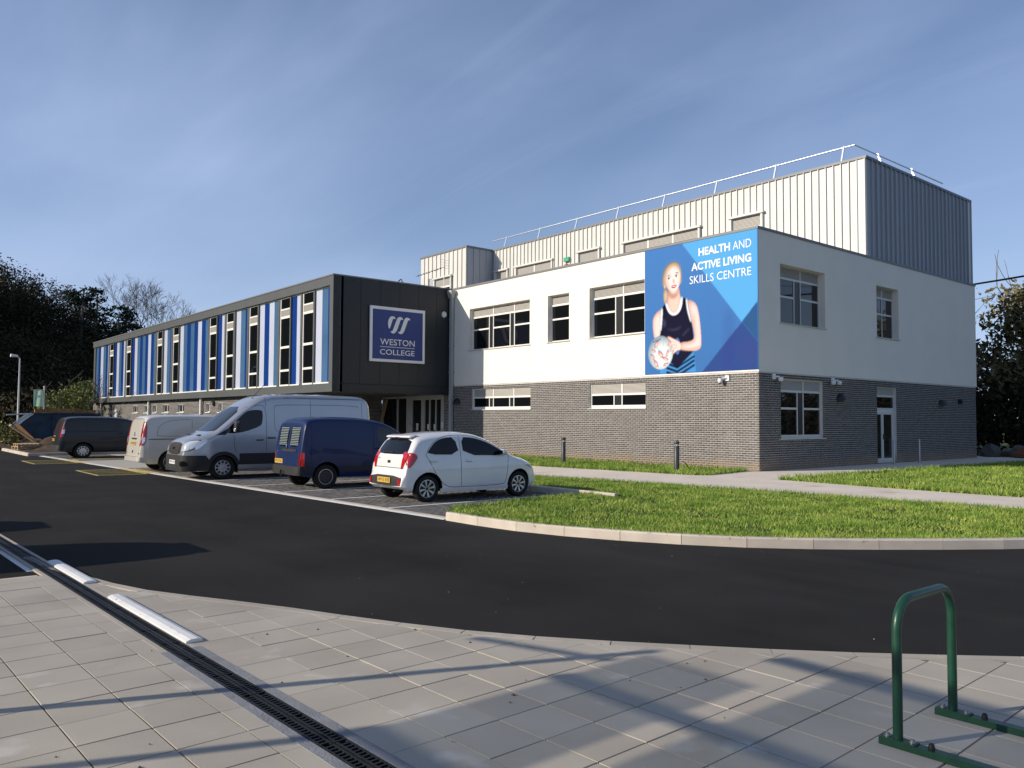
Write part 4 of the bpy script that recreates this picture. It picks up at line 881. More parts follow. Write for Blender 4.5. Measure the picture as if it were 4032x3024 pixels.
for cx, cz, an, s_ in ((-4.28, 4.42, .9, .17), (-4.42, 4.18, -.5, .12), (-4.47, 3.95, -.9, .15), (-4.08, 4.02, -.9, .2), (-3.86, 3.86, -.35, .15), (-4.3, 3.7, -.9, .17), (-3.78, 4.05, 1.1, .14), (-3.85, 3.66, .4, .13), (-3.68, 4.42, 1.3, .13)):
    e = [(1, 0), (.3, .32), (-.5, .36), (-1, 0), (-.5, -.36), (.3, -.32)]; ca, sa = math.cos(an), math.sin(an); q = lambda k_, up: [(cx+s_*k_*(u_*ca-v_*sa), cz+up+s_*k_*(u_*sa+v_*ca)) for u_, v_ in e]
    lay(area(q(1.12, .025), 1), (104, 136, 196), .9, .006); lay(area(q(.95, 0), 1), (246, 140, 96), 1, .006); lay(area(q(.5, 0), 1), (222, 226, 226), .8, .006)
body(BAN['armr'], SK, SH, .12, 2, .05, .06)
lay(area([(-3.2, 4.2), (-2.9, 4.2), (-2.45, 4.2), (-2.3, 4.3), (-2.35, 4.14), (-2.6, 4.09), (-3.18, 4.15)]), (204, 148, 122), .6, .03); lay(area([(-2.6, 5.0), (-2.66, 5.2), (-2.58, 5.5), (-2.52, 5.2), (-2.55, 4.6)]), (218, 166, 140), .6, .04)
body(BAN['hand'], SK, (200, 140, 116), .04, 1, .02, .02)
for p0, p1 in (((-3.6, 4.5), (-3.35, 4.42)), ((-3.6, 4.36), (-3.36, 4.36)), ((-3.5, 4.22), (-3.34, 4.28))): lay((np.abs((gx_-p0[0])*(p1[1]-p0[1])-(gz_-p0[1])*(p1[0]-p0[0])) < .0025)*(gx_ > p0[0])*(gx_ < p1[0])*1., (190, 128, 106), .7, .008)
IMG *= (1+RNG.normal(0, .012, (NX, NZ, 1)))
V_ = np.stack([gx_, np.full_like(gx_, -.0168), gz_], 2).reshape(-1, 3); ii = (np.arange(NX-1)[:, None]*NZ+np.arange(NZ-1)[None]).reshape(-1)
mp_ = bpy.data.materials.new('printed_picture'); mp_.use_nodes = True; MATS['printed_picture'] = mp_
at_ = mp_.node_tree.nodes.new('ShaderNodeVertexColor'); at_.layer_name = 'ink'; pb_ = mp_.node_tree.nodes['Principled BSDF']; mp_.node_tree.links.new(at_.outputs[0], pb_.inputs['Base Color']); pb_.inputs['Roughness'].default_value = .8; pb_.inputs['Specular IOR Level'].default_value = .06
pr_ = arr_mesh('print', V_, np.stack([ii, ii+NZ, ii+NZ+1, ii+1], 1), 'printed_picture', bn)
ca_ = pr_.data.color_attributes.new('ink', 'FLOAT_COLOR', 'POINT'); ca_.data.foreach_set('color', np.concatenate([np.clip(IMG, 0, 1), np.ones((NX, NZ, 1))], 2).astype(np.float32).ravel())
mb = MB(); lettering(mb, 'mitre', lambda u, v: (-4.09-.36*u, -.0185, 4.64-.08*v-.09*u), .01); mb.build('ball_lettering', 'print_vest', bn)
def words(s, x0, x1, z0, z1, bold):
    mb = MB(); lettering(mb, s, lambda u, v: (x0+(x1-x0)*u, -.0225, z0+(z1-z0)*v), bold); mb.build('lettering', 'print_white', bn)
words('HEALTH', -2.37, -1.06, 7.405, 7.685, .026); words('AND', -.95, -.235, 7.405, 7.685, -.004)
words('ACTIVE LIVING', -2.68, -.235, 6.915, 7.195, .026); words('SKILLS CENTRE', -2.76, -.24, 6.46, 6.74, -.004)

def camera_unit(name, face, u, z, label, twin=False, flip=1):
    p = Vector(face.pt(u, 0, z)); o = empty(name, p); tag(o, label, 'camera', 'security cameras on the walls')
    nrm = Vector((0, -1, 0)) if face.k == 'Y' else Vector((1, 0, 0)); t = Vector((1, 0, 0)) if face.k == 'Y' else Vector((0, 1, 0))
    mb = MB(); face.box(mb, u-.08, u+.08, -.05, -.001, z-.09, z+.09); mb.build('wall_box', 'plastic_white', o)
    for s in ((-.13, .13) if twin else (flip*.12,)):
        a = p+nrm*.05; b = p+nrm*.16+t*s; c = b+Vector((0, 0, -.06))+t*s*.6
        mb = MB(); mb.tube([a, b], .028, 8); mb.build('arm', 'plastic_white', o, smooth=60)
        mb = MB(); mb.lathe([(.0, .05), (.075, .045), (.085, 0), (.085, -.05), (.06, -.1), (0, -.125)], tuple(c), 14); mb.build('dome', 'plastic_white', o, smooth=50)
        mb = MB(); mb.lathe([(.055, -.107), (.04, -.125), (0, -.135)], tuple(c), 12); mb.build('lens', 'lamp_black', o, smooth=60)
camera_unit('security_camera', FR, -1.2, 3.08, 'white dome camera on the sunlit brick wall below the banner', flip=-1)
camera_unit('security_camera', SD, .84, 3.12, 'white dome camera on the shaded wall beside the building corner')
camera_unit('security_camera', SD, 4.63, 3.12, 'small double camera above the shaded ground floor window', twin=True)
def wall_light(face, u, z, label, s=1.):
    p = face.pt(u, 0, z); mb = MB(); nrm = -1 if face.k == 'Y' else 1
    R_ = .24*s; P = []
    for i in range(9):
        t = math.pi*i/8; row = []
        for j in range(5):
            q = j/4*math.pi/2; a = -R_*math.cos(t); d = -R_*.95*math.sin(t)*math.cos(q*.0+0)*math.cos(q) ; h = R_*1.2*math.sin(q)*math.sin(t) if False else R_*1.15*math.sin(q)
            rr = math.cos(q); row.append(face.pt(u+a*rr, d-.003, z-.12*s+h))
        P.append(row)
    mb.grid(P); n = 9; mb.add([r[0] for r in P], [tuple(range(9))]); mb.add([face.pt(u+R_*math.cos(math.pi*i/8)*1.0, -.004, z-.12*s+R_*1.15*math.sin(math.pi*i/8)) for i in range(9)], [tuple(range(9))])
    o = mb.build('wall_light', 'lamp_black', loc=p, smooth=40, fix=True); tag(o, label, 'light', 'black bulkhead lights on the brickwork'); return o
wall_light(SD, 5.16, 2.52, 'black hood light beside the shaded ground floor window')
wall_light(SD, 13.73, 2.46, 'black hood light on the shaded wall beyond the side door')
wall_light(FR, -16.75, 2.5, 'black hood light in the shadow beside the downpipe')
wall_light(FG, -58.6, 2.38, 'black hood light between the two white doors under the wing')
wall_light(FG, -33.0, 2.52, 'black hood light between two small windows under the wing')
mb = MB(); SD.box(mb, 15.5, 15.78, -.08, -.001, 2.45, 2.65); SD.box(mb, 15.56, 15.72, -.13, -.081, 2.49, 2.61); tag(mb.build('junction_box', 'lamp_black', loc=(0, 15.6, 2.45)), 'small black box on the shaded brick wall', 'box')
# alarm box: a white hexagon
mb = MB(); hx = [(.14*math.cos(t)*(1.15 if abs(math.cos(t)) > .9 else 1), .17*math.sin(t)) for t in np.linspace(math.pi/6, math.pi/6+2*math.pi, 6, endpoint=False)]
vs = [(XW+.001, -.5+a, 6.74+b) for a, b in hx]+[(XW+.07, -.5+a*.92, 6.74+b*.92) for a, b in hx]
mb.add(vs, [tuple(range(6)), tuple(range(11, 5, -1))]+[(i, (i+1) % 6, 6+(i+1) % 6, 6+i) for i in range(6)])
al = mb.build('alarm_box', 'plastic_white', loc=(XW, -.5, 6.6), fix=True); tag(al, 'white alarm box on the dark wall right of the college sign', 'alarm')
mb = MB(); mb.lathe([(0, .0715), (.03, .0715), (.034, .0705)], (XW, -.5, 6.80), 10, axis='x'); mb.box(XW+.0695, XW+.0712, -.57, -.43, 6.67, 6.69); mb.build('logo', 'print_seam', al)
# fire sounder on the cladding
so = empty('fire_sounder', (-16.95, YM-.06, 9.9)); tag(so, 'red sounder under a green beacon on the metal cladding', 'alarm')
u0_ = -17.0
mb = MB(); FM.box(mb, u0_-.2, u0_+.2, -.15, -.03, 10.35, 10.58); mb.build('beacon', 'green_plastic', so); mb = MB(); mb.lathe([(0, -.18), (.14, -.17), (.17, -.05), (.17, 0)], (u0_, YM-.03, 10.05), 14, axis='y'); mb.build('sounder', 'red_plastic', so, smooth=50)
mb = MB(); mb.tube([(u0_, YM-.05, 9.88), (u0_, YM-.05, 8.6)], .02, 6); mb.build('conduit', 'plastic_white', so)
# aerial on the roof edge
ae = empty('tv_aerial', (-22.9, 3.4, ZT)); tag(ae, 'thin rooftop television aerial before the metal clad block', 'aerial')
ax, ay = -22.9, 3.4
mb = MB(); mb.tube([(ax, ay, ZT-.12), (ax, ay, 10.6)], .022, 6); mb.build('mast', 'galv', ae)
mb = MB(); mb.tube([(ax+.05, ay-.05, 10.35), (ax-2.2, ay-.5, 10.05)], .012, 5); mb.build('boom', 'iron', ae)
for k in range(9):
    q = .25+k*.22; mb = MB(); mb.box(ax-q-.008, ax-q+.008, ay-.2*q-.03-.06, ay-.2*q-.03+.06, 10.34-.13*q-.03, 10.34-.13*q+.03); mb.build('element', 'iron', ae)
for k in range(4): mb = MB(); mb.tube([(ax+.1, ay-.35, 10.75-k*.15), (ax+.1, ay+.3, 10.75-k*.15)], .008, 4); mb.build('reflector_rod', 'galv', ae)
mb = MB(); mb.tube([(-27.6, 3.2, 8.0), (-27.6, 3.2, 9.9), (-27.45, 3.2, 10.15), (-27.2, 3.2, 10.2), (-27.05, 3.2, 10.0)], .035, 6); tag(mb.build('vent_pipe', 'iron', loc=(-27.6, 3.2, 8.0)), 'thin swan neck pipe on the wing roof', 'pipe')
# plank leaning by the entrance
mb = MB(); mb.hexa([(-23.75, -.55, 0), (-23.5, -.55, 0), (-23.5, -.50, 0), (-23.75, -.50, 0), (-23.45, -.07, 2.7), (-23.2, -.07, 2.7), (-23.2, -.02, 2.7), (-23.45, -.02, 2.7)]); tag(mb.build('plank', 'timber', loc=(-23.6, -.5, 0)), 'timber plank leaning against the shaded entrance glazing', 'plank')
# bollards and posts
def bollard(x, y, label):
    o = empty('bollard', (x, y, 0)); tag(o, label, 'bollard', 'lighting bollards in the grass strip'); mb = MB()
    mb.lathe([(.085, -.02), (.085, .83), (.075, .84), (0, .84)], (x, y, 0), 20); mb.build('column', 'bollard', o, smooth=50)
    mb = MB(); mb.lathe([(0, .985), (.085, .98), (.09, .96), (.09, .90), (.06, .89), (0, .89)], (x, y, 0), 20); mb.build('cap', 'bollard', o, smooth=50)
    for k in range(3): t = 2.1*k+.5; mb = MB(); mb.tube([(x+.068*math.cos(t), y+.068*math.sin(t), .83), (x+.068*math.cos(t), y+.068*math.sin(t), .9)], .009, 6); mb.build('stay', 'bollard', o)
    mb = MB(); mb.lathe([(.05, .84), (.03, .89)], (x, y, 0), 12); mb.build('reflector', 'plastic_white', o)
bollard(-6.69, -2.43, 'black bollard light in the grass strip, nearer the white car')
bollard(-1.37, -2.5, 'black bollard light in the grass strip, nearer the building corner')
mb = MB(); mb.tube([(-1.2, -1.95, 0), (-1.28, -2.2, .3), (-1.3, -2.3, .33)], .012, 6); tag(mb.build('stake', 'iron', loc=(-1.2, -1.95, 0)), 'thin dark stake leaning behind the bollard near the corner', 'stake')
for x, y, l in ((.45, 8.35, 'thin steel post before the side door'), (.45, 10.55, 'thin steel post right of the side door')):
    o = empty('steel_post', (x, y, 0)); tag(o, l, 'post', 'steel posts by the side door'); mb = MB(); mb.lathe([(.04, 0), (.04, .93), (.03, .95), (0, .952)], (x, y, 0), 14); mb.build('tube', 'steel_post', o, smooth=50); mb = MB(); mb.lathe([(.041, .0), (.075, .0), (.075, .012), (.041, .014)], (x, y, .001), 14); mb.build('base_plate', 'steel_post', o)
# ------------------------------------------------------------------ vehicles
class Vehicle:
    """body lofted from a side outline (u from the end that faces the road), a plan and a side section; fittings are laid on that surface"""
    def __init__(s, name, label, cat, L, W, top, bot, side, ends, r, n, loc, rz, s_=(1., 1., 1.), grp='vehicles parked in the bays'):
        s.L, s.W = L, W; s.top = np.array(chaikin(top, 2)); s.bot = np.array(bot); s.side = np.array(side); s.ends = ends; s.r, s.n = r, n
        s.root = empty(name, loc, rz, local=True); s.root.location = loc; s.root.scale = s_; tag(s.root, label, cat, grp)
    def zt(s, u): return np.interp(u, s.top[:, 0], s.top[:, 1])
    def zb(s, u): return np.interp(u, s.bot[:, 0], s.bot[:, 1])
    def plan(s, u):
        (a0, d0, e0), (a1, d1, e1) = s.ends
        return (1-d0*np.clip((a0-u)/a0, 0, 1)**e0)*(1-d1*np.clip((u-(s.L-a1))/a1, 0, 1)**e1)
    def S(s, u, z):
        zt = s.zt(u); r = s.r; t = np.clip((z-(zt-r))/r, 0, 1)
        return s.W/2*s.plan(u)*np.interp(z, s.side[:, 0], s.side[:, 1])*np.maximum(1-t**s.n, 0)**(1/s.n)
    def end_u(s, x, z, end=0):
        lo, hi = (0., s.L*.55) if end == 0 else (s.L, s.L*.45)
        for _ in range(40):
            m = (lo+hi)/2
            if z < s.zt(m) and s.S(m, z) >= abs(x): hi = m
            else: lo = m
        return hi
    def body(s, m, wheels, Rw, under='trim_black'):
        t = s.top; d = np.concatenate([[0], np.cumsum(np.hypot(np.diff(t[:, 0]), np.diff(t[:, 1])))])
        us = np.unique(np.round(np.concatenate([np.interp(np.linspace(0, d[-1], 110), d, t[:, 0]), np.linspace(0, s.L, 40), np.linspace(0, .3, 12), np.linspace(s.L-.3, s.L, 12)]), 4))
        us = us[np.concatenate([[True], np.diff(us) > .002])]
        us[0] = 0; us[-1] = s.L; rings = []
        for u in us:
            zt, zb = s.zt(u), s.zb(u); r = min(s.r, (zt-zb)*.9); z1 = zt-r
            zz = list(np.linspace(zb, z1, 13)); th = np.linspace(0, math.pi/2, 12)[1:]; zz += [z1+r*math.sin(q)**(2/s.n) for q in th]
            xs = []
            for z in zz:
                tt = min(max((z-z1)/r, 0), 1); x = s.W/2*float(s.plan(u))*float(np.interp(z, s.side[:, 0], s.side[:, 1]))*max(1-tt**s.n, 0)**(1/s.n); xs.append(x)
            xs[0] *= .97; xs[-1] = 0.
            ring = [(x, u, z) for x, z in zip(xs, zz)]+[(-x, u, z) for x, z in list(zip(xs, zz))[-2::-1]]
            rings.append(ring)
        k = len(rings[0]); V = [p for r_ in rings for p in r_]
        F = [(i*k+j, i*k+(j+1) % k, (i+1)*k+(j+1) % k, (i+1)*k+j) for i in range(len(rings)-1) for j in range(k)]+[tuple(range(k-1, -1, -1)), tuple((len(rings)-1)*k+j for j in range(k))]
        me = bpy.data.meshes.new('body'); me.from_pydata(V, [], F); bm = bmesh.new(); bm.from_mesh(me); bmesh.ops.recalc_face_normals(bm, faces=bm.faces); bm.to_mesh(me); bm.free()
        me.materials.append(M(m)); me.materials.append(M('well_black'))
        ob = bpy.data.objects.new('body', me); COL.objects.link(ob)
        cb_ = MB()
        for u in wheels:
            for sg_ in (1, -1):
                xa, xb = sg_*(s.W/2-.32), sg_*(s.W/2+.3)
                N = 40; vs = []
                for x in (xa, xb):
                    for q in range(N): a = 2*math.pi*q/N; vs.append((x, u+(Rw+.055)*math.cos(a), Rw+.01+(Rw+.055)*math.sin(a)))
                cb_.add(vs, [tuple(range(N)), tuple(range(2*N-1, N-1, -1))]+[(q, N+q, N+(q+1) % N, (q+1) % N) for q in range(N)])
        cme = cb_.mesh('cutter'); b = bmesh.new(); b.from_mesh(cme); bmesh.ops.recalc_face_normals(b, faces=b.faces); b.to_mesh(cme); b.free()
        cme.materials.append(M('well_black')); co = bpy.data.objects.new('cutter', cme); COL.objects.link(co)
        md = ob.modifiers.new('arches', 'BOOLEAN'); md.object = co; md.operation = 'DIFFERENCE'; md.solver = 'EXACT'; md.material_mode = 'TRANSFER'
        dg = bpy.context.evaluated_depsgraph_get(); me2 = bpy.data.meshes.new_from_object(ob.evaluated_get(dg)); me2.name = 'body'
        bpy.data.objects.remove(ob); bpy.data.objects.remove(co)
        me2.shade_smooth(); me2.set_sharp_from_angle(angle=math.radians(32))
        o = link('body', me2, s.root); return o
    def _cols(s, poly, nx, nz, fn):
        p = np.array(poly); x0, x1 = p[:, 0].min(), p[:, 0].max(); xs = np.unique(np.round(np.concatenate([np.linspace(x0, x1, nx), p[:, 0]]), 5)); P = []
        xs = xs[np.concatenate([[True], np.diff(xs) > 1e-4])]; xs[0] += 1e-5; xs[-1] -= 1e-5
        for x in xs:
            zs = []
            for a, b in zip(poly, poly[1:]+poly[:1]):
                if (a[0] <= x < b[0]) or (b[0] <= x < a[0]): zs.append(a[1]+(b[1]-a[1])*(x-a[0])/(b[0]-a[0]))
            if len(zs) < 2: continue
            P.append([(x, z) for z in np.linspace(min(zs), max(zs), nz)])
        return P
    def _shell(s, name, P, f, m, parent):
        mb = MB(); mb.grid([[f(a, b, 0) for a, b in r] for r in P])
        loop = [P[i][0] for i in range(len(P))]+[P[-1][j] for j in range(1, len(P[0]))]+[P[i][-1] for i in range(len(P)-2, -1, -1)]+[P[0][j] for j in range(len(P[0])-2, 0, -1)]
        n = len(loop); mb.add([f(a, b, 0) for a, b in loop]+[f(a, b, 1) for a, b in loop], [(i, (i+1) % n, n+(i+1) % n, n+i) for i in range(n)])
        return mb.build(name, m, parent or s.root, smooth=50, fix=True)
    def patch(s, name, poly, m, sg=1, off=.004, it=1, parent=None, nx=14, nz=5, deep=.02):
        p = chaikin(list(poly), it, True) if it else list(poly)
        def f(u, z, k):
            if u < s.L/2: u = max(u, s.end_u(.90*s.W/2*float(np.interp(z, s.side[:, 0], s.side[:, 1])*s.plan(.12)), z, 0)) if z > s.zt(u)-s.r*.9 else u
            return (sg*(float(s.S(u, z))+(off if not k else -deep)), u, z)
        return s._shell(name, s._cols(p, nx, nz, None), f, m, parent)
    def both(s, *a, **k): return [s.patch(*a, sg=q, **k) for q in (1, -1)]
    def endp(s, name, poly, m, end=0, off=.004, it=1, parent=None, nx=14, nz=5, deep=.02):
        p = chaikin(list(poly), it, True) if it else list(poly); d = -1 if end == 0 else 1
        f = lambda x, z, k: (x, s.end_u(x, z, end)+d*(off if not k else -deep), z)
        return s._shell(name, s._cols(p, nx, nz, None), f, m, parent)
    def seam(s, pts, sg=1, wd=.010, m='gap', off=.0012, name='door_gap', parent=None):
        mb = MB(); pts = chaikin(pts, 2); P = []
        for i in range(len(pts)):
            a = pts[max(i-1, 0)]; b = pts[min(i+1, len(pts)-1)]; t = Vector((b[0]-a[0], b[1]-a[1])).normalized(); nn = (-t.y*wd/2, t.x*wd/2)
            P.append([(sg*(float(s.S(u, z))+off), u, z) for u, z in ((pts[i][0]+nn[0], pts[i][1]+nn[1]), (pts[i][0]-nn[0], pts[i][1]-nn[1]))])
        mb.grid(P); return mb.build(name, m, parent or s.root)
    def eseam(s, pts, end=0, wd=.010, m='gap', off=.0015, name='door_gap'):
        mb = MB(); P = []; d = -1 if end == 0 else 1; q = []
        for a, b in zip(pts[:-1], pts[1:]):
            for t in np.linspace(0, 1, 8, endpoint=False): q.append((a[0]+(b[0]-a[0])*t, a[1]+(b[1]-a[1])*t))
        q.append(pts[-1])
        for i in range(len(q)):
            a = q[max(i-1, 0)]; b = q[min(i+1, len(q)-1)]; t = Vector((b[0]-a[0], b[1]-a[1])).normalized(); nn = (-t.y*wd/2, t.x*wd/2)
            P.append([(x, s.end_u(x, z, end)+d*off, z) for x, z in ((q[i][0]+nn[0], q[i][1]+nn[1]), (q[i][0]-nn[0], q[i][1]-nn[1]))])
        mb.grid(P); return mb.build(name, m, s.root)
    def wheel(s, u, R, style, wd=.20, rim=.62):
        for sg_ in (1, -1):
            w = bpy.data.objects.new('wheel', None); COL.objects.link(w); w.parent = s.root; WL[w.name] = Vector((0, 0, 0)); w.empty_display_size = .1
            xo = s.W/2-.035; w.location = (sg_*(xo-wd/2), u, R); w.rotation_euler = (0, 0, 0 if sg_ > 0 else math.pi)
            key = (s.root.name, style, R)
            if key not in WCACHE:
                rr = R*rim; mb = MB(); h = wd/2
                mb.lathe([(rr*.98, -h*.8), (R*.93, -h), (R*.985, -h*.75), (R, -h*.35), (R, h*.35), (R*.985, h*.75), (R*.93, h), (R*.80, h*1.02), (rr*1.02, h*.86), (rr*.98, h*.7)], (0, 0, 0), 36, axis='x'); ty = mb.mesh('tyre'); ty.materials.append(M('tyre')); ty.shade_smooth()
                mb = MB(); mb.cur = 0
                mb.lathe([(rr*1.01, h*.82), (rr*.95, h*.84), (rr*.90, h*.55)], (0, 0, 0), 36, axis='x')
                def spoke(a, r0, r1, w0, w1, x0, x1, mi):
                    mb.cur = mi; c_, s_ = math.cos(a), math.sin(a); q = lambda r, w_, x: (x, r*c_-w_*s_, r*s_+w_*c_)
                    mb.hexa([q(r0, -w0, x0-.03), q(r1, -w1, x1-.03), q(r1, w1, x1-.03), q(r0, w0, x0-.03), q(r0, -w0*.85, x0), q(r1, -w1*.85, x1), q(r1, w1*.85, x1), q(r0, w0*.85, x0)])
                mb.cur = 1; mb.lathe([(0, h*.30), (rr*.92, h*.30)], (0, 0, 0), 24, axis='x')
                if style == 'alloy8':
                    for i in range(8): spoke(2*math.pi*i/8+.2, rr*.16, rr*.93, rr*.055, rr*.15, h*.72, h*.80, 0)
                    mb.cur = 1; mb.lathe([(0, h*.80), (rr*.15, h*.78), (rr*.2, h*.6)], (0, 0, 0), 16, axis='x')
                elif style == 'alloy5':
                    for i in range(5):
                        for dd in (-.13, .13): spoke(2*math.pi*i/5+dd+.3, rr*.15, rr*.93, rr*.06, rr*.07, h*.66, h*.78, 0)
                    mb.cur = 0; mb.lathe([(0, h*.78), (rr*.2, h*.74), (rr*.24, h*.5)], (0, 0, 0), 16, axis='x')
                elif style == 'trim':
                    mb.cur = 0; mb.lathe([(0, h*.86), (rr*.22, h*.86), (rr*.3, h*.78), (rr*.60, h*.76)], (0, 0, 0), 24, axis='x')
                    for i in range(10): spoke(2*math.pi*i/10, rr*.55, rr*.95, rr*.10, rr*.11, h*.765, h*.83, 0)
                else:
                    mb.cur = 2; mb.lathe([(0, h*.55), (rr*.35, h*.55), (rr*.45, h*.75), (rr*.62, h*.72), (rr*.9, h*.45)], (0, 0, 0), 24, axis='x')
                    mb.cur = 1
                    for i in range(10):
                        a = 2*math.pi*i/10; mb.lathe([(0, h*.765), (rr*.075, h*.76)], (0, rr*.74*math.cos(a), rr*.74*math.sin(a)), 8, axis='x')
                rm = mb.mesh('rim')
                for q in ('rim_silver', 'rim_dark', 'rim_steel'): rm.materials.append(M(q))
                rm.polygons.foreach_set('material_index', mb.mi); WCACHE[key] = (ty, rm)
            for nm, me in zip(('tyre', 'rim'), WCACHE[key]): o = bpy.data.objects.new(nm, me); COL.objects.link(o); o.parent = w
    def bumpbox(s, name, c, h, m, bev=.35, sub=2, rot=None):
        bm = bmesh.new(); bmesh.ops.create_cube(bm, size=2.); bmesh.ops.scale(bm, vec=h, verts=bm.verts)
        bmesh.ops.bevel(bm, geom=bm.edges[:], offset=min(h)*bev*2, segments=3, profile=.6, affect='EDGES')
        me = bpy.data.meshes.new(name); bm.to_mesh(me); bm.free(); me.materials.append(M(m)); me.shade_smooth(); o = link(name, me, s.root); o.location = c
        if rot: o.rotation_euler = rot
        return o
    def handle(s, u, z, m, sg=1, ln=.10): return s.bumpbox('door_handle', (sg*(float(s.S(u, z))+.018), u, z), (.014, ln, .016), m, .4)
    def plate(s, x, z, txt, m, end=0, w=.26, h=.055, off=.012, u=None):
        d = -1 if end == 0 else 1; u0 = s.end_u(x, z, end)+d*off if u is None else u
        mb = MB(); mb.box(x-w, x+w, u0, u0-d*.012, z-h, z+h); p = mb.build('number_plate', m, s.root)
        mb = MB(); vs, fs = text_mesh(txt, .012); sx = 1 if end == 0 else -1
        mb.add([(x+sx*(-w*.9+1.8*w*a), u0+d*.0012, z-h*.72+1.44*h*b) for a, b in vs], fs); mb.build('lettering', 'rubber_black', p); return p
WCACHE = {}
GZ = ZR+.0

# ---- white hatchback
def hatchback(name, label, loc, rz, pm, grp='vehicles parked in the bays'):
    k = Vehicle(name, label, 'car', 3.6, 1.60,
        [(0, .46), (.012, .56), (.03, .63), (.075, .69), (.10, .84), (.135, 1.0), (.25, 1.2), (.36, 1.36), (.44, 1.41), (.8, 1.46), (1.25, 1.485), (1.7, 1.47), (2.05, 1.40), (2.35, 1.26), (2.75, 1.02), (2.92, .95), (3.2, .885), (3.42, .79), (3.54, .66), (3.59, .5), (3.6, .40)],
        [(0, .34), (.12, .27), (.35, .22), (3.1, .20), (3.5, .24), (3.6, .30)], [(.2, .95), (.3, .985), (.5, 1.0), (.75, .995), (.92, .965), (1.0, .945), (1.2, .875), (1.4, .795), (1.5, .76)],
        ((.55, .17, 2.4), (.85, .33, 2.2)), .17, 2.6, loc, rz, (1.01, 1.03, 1.))
    k.body(pm, (.57, 2.95), .285); k.wheel(.57, .285, 'alloy8', .185, .66); k.wheel(2.95, .285, 'alloy8', .185, .66)
    k.both('side_window', [(.545, 1.005), (.64, 1.13), (.80, 1.275), (1.0, 1.345), (1.27, 1.36), (1.345, .985)], 'car_glass', it=1, off=.012)
    k.both('side_window', [(1.445, 1.362), (1.75, 1.34), (2.02, 1.268), (2.28, 1.15), (2.58, .972), (2.56, .945), (1.45, .972)], 'car_glass', it=1, off=.012)
    for sg in (1, -1):
        k.seam([(.52, .99), (.60, .86), (.80, .50), (.96, .36), (1.1, .30), (1.37, .295)], sg); k.seam([(1.395, 1.39), (1.38, .98), (1.375, .6), (1.385, .295)], sg); k.seam([(2.64, .95), (2.60, .6), (2.56, .36), (2.45, .29), (1.385, .295)], sg); k.seam([(.52, .99), (.62, 1.15), (.82, 1.31), (1.05, 1.385), (1.395, 1.405), (1.75, 1.385), (2.05, 1.305), (2.35, 1.14), (2.64, .95)], sg, wd=.008)
        k.handle(.69, .86, 'chrome', sg, .085); k.handle(1.58, .85, 'chrome', sg, .085)
        k.patch('sill_trim', [(.87, .20), (2.62, .195), (2.62, .27), (.87, .28)], pm, sg, off=.012, it=0)
        k.bumpbox('door_mirror', (sg*.86, 2.42, 1.02), (.09, .075, .062), pm if pm != 'x' else 'x', .5); k.bumpbox('mirror_glass', (sg*.865, 2.355, 1.02), (.07, .012, .045), 'car_glass', .4)
    k.endp('rear_window', [(-.55, 1.0), (.55, 1.0), (.60, 1.05), (.50, 1.345), (-.50, 1.345), (-.60, 1.05)], 'car_glass', it=1, off=.006)
    k.endp('windscreen', [(-.62, 1.0), (.62, 1.0), (.53, 1.36), (-.53, 1.36)], 'car_glass', end=1, it=1, off=.005)
    for sg in (1, -1):
        k.endp('tail_light', [(sg*.46, 1.03), (sg*.55, 1.075), (sg*.665, .99), (sg*.635, .86), (sg*.575, .70), (sg*.50, .71), (sg*.56, .92)], 'lamp_red', off=.014, it=1)
        k.patch('tail_light', [(.10, .82), (.14, .98), (.22, 1.06), (.345, .97), (.26, .84), (.13, .70)], 'lamp_red', sg, off=.012, it=1)
        k.endp('reflector', [(sg*.545, .36), (sg*.625, .37), (sg*.63, .50), (sg*.56, .52)], 'lamp_red', off=.022, it=1)
        k.patch('headlight', [(3.02, .84), (3.2, .86), (3.42, .70), (3.36, .62), (3.15, .70)], 'lamp_clear', sg, off=.008, it=1)
    k.endp('bumper_insert', [(-.63, .40), (-.55, .345), (.55, .345), (.63, .40), (.64, .56), (-.64, .56)], 'trim_black', off=.008, it=1)
    k.plate(.0, .46, 'WV15 KVB', 'plate_yellow', off=.03)
    k.eseam([(-.60, .72), (.60, .72)], wd=.012); 
    k.bumpbox('badge', (0, k.end_u(0, .84)-.004, .84), (.055, .008, .03), 'lamp_black', .5); k.bumpbox('roof_spoiler', (0, .385, 1.372), (.49, .10, .032), pm, .7, rot=(.22, 0, 0)); k.bumpbox('brake_light', (0, .285, 1.348), (.09, .008, .010), 'lamp_dark_red', .4)
    k.bumpbox('wiper', (-.12, k.end_u(0, 1.035)-.03, 1.035), (.24, .012, .010), 'rubber_black', .4)
    mb = MB(); mb.tube([(0, .78, 1.46), (0, .58, 1.66)], .006, 5); mb.build('aerial', 'rubber_black', k.root)
    mb = MB(); mb.tube([(.30, .25, .24), (.30, .04, .235)], .025, 8); mb.build('exhaust', 'iron', k.root)
    return k
kia = hatchback('white_hatchback', 'white five door hatchback parked nose in, nearest the lawn', (.18, -14.10, GZ), math.radians(-1.2), 'car_white')
mb = MB(); vs, fs = text_mesh('Picanto', .0); mb.add([(-.56+.17*a, kia.end_u(-.5, .9)-.004, .89+.04*b) for a, b in vs], fs); mb.build('lettering', 'chrome', kia.root)
mb = MB(); vs, fs = text_mesh('KIA', .0); mb.add([(-.035+.07*a, kia.end_u(0, .84)-.0135, .828+.024*b) for a, b in vs], fs); mb.build('lettering', 'chrome', kia.root)

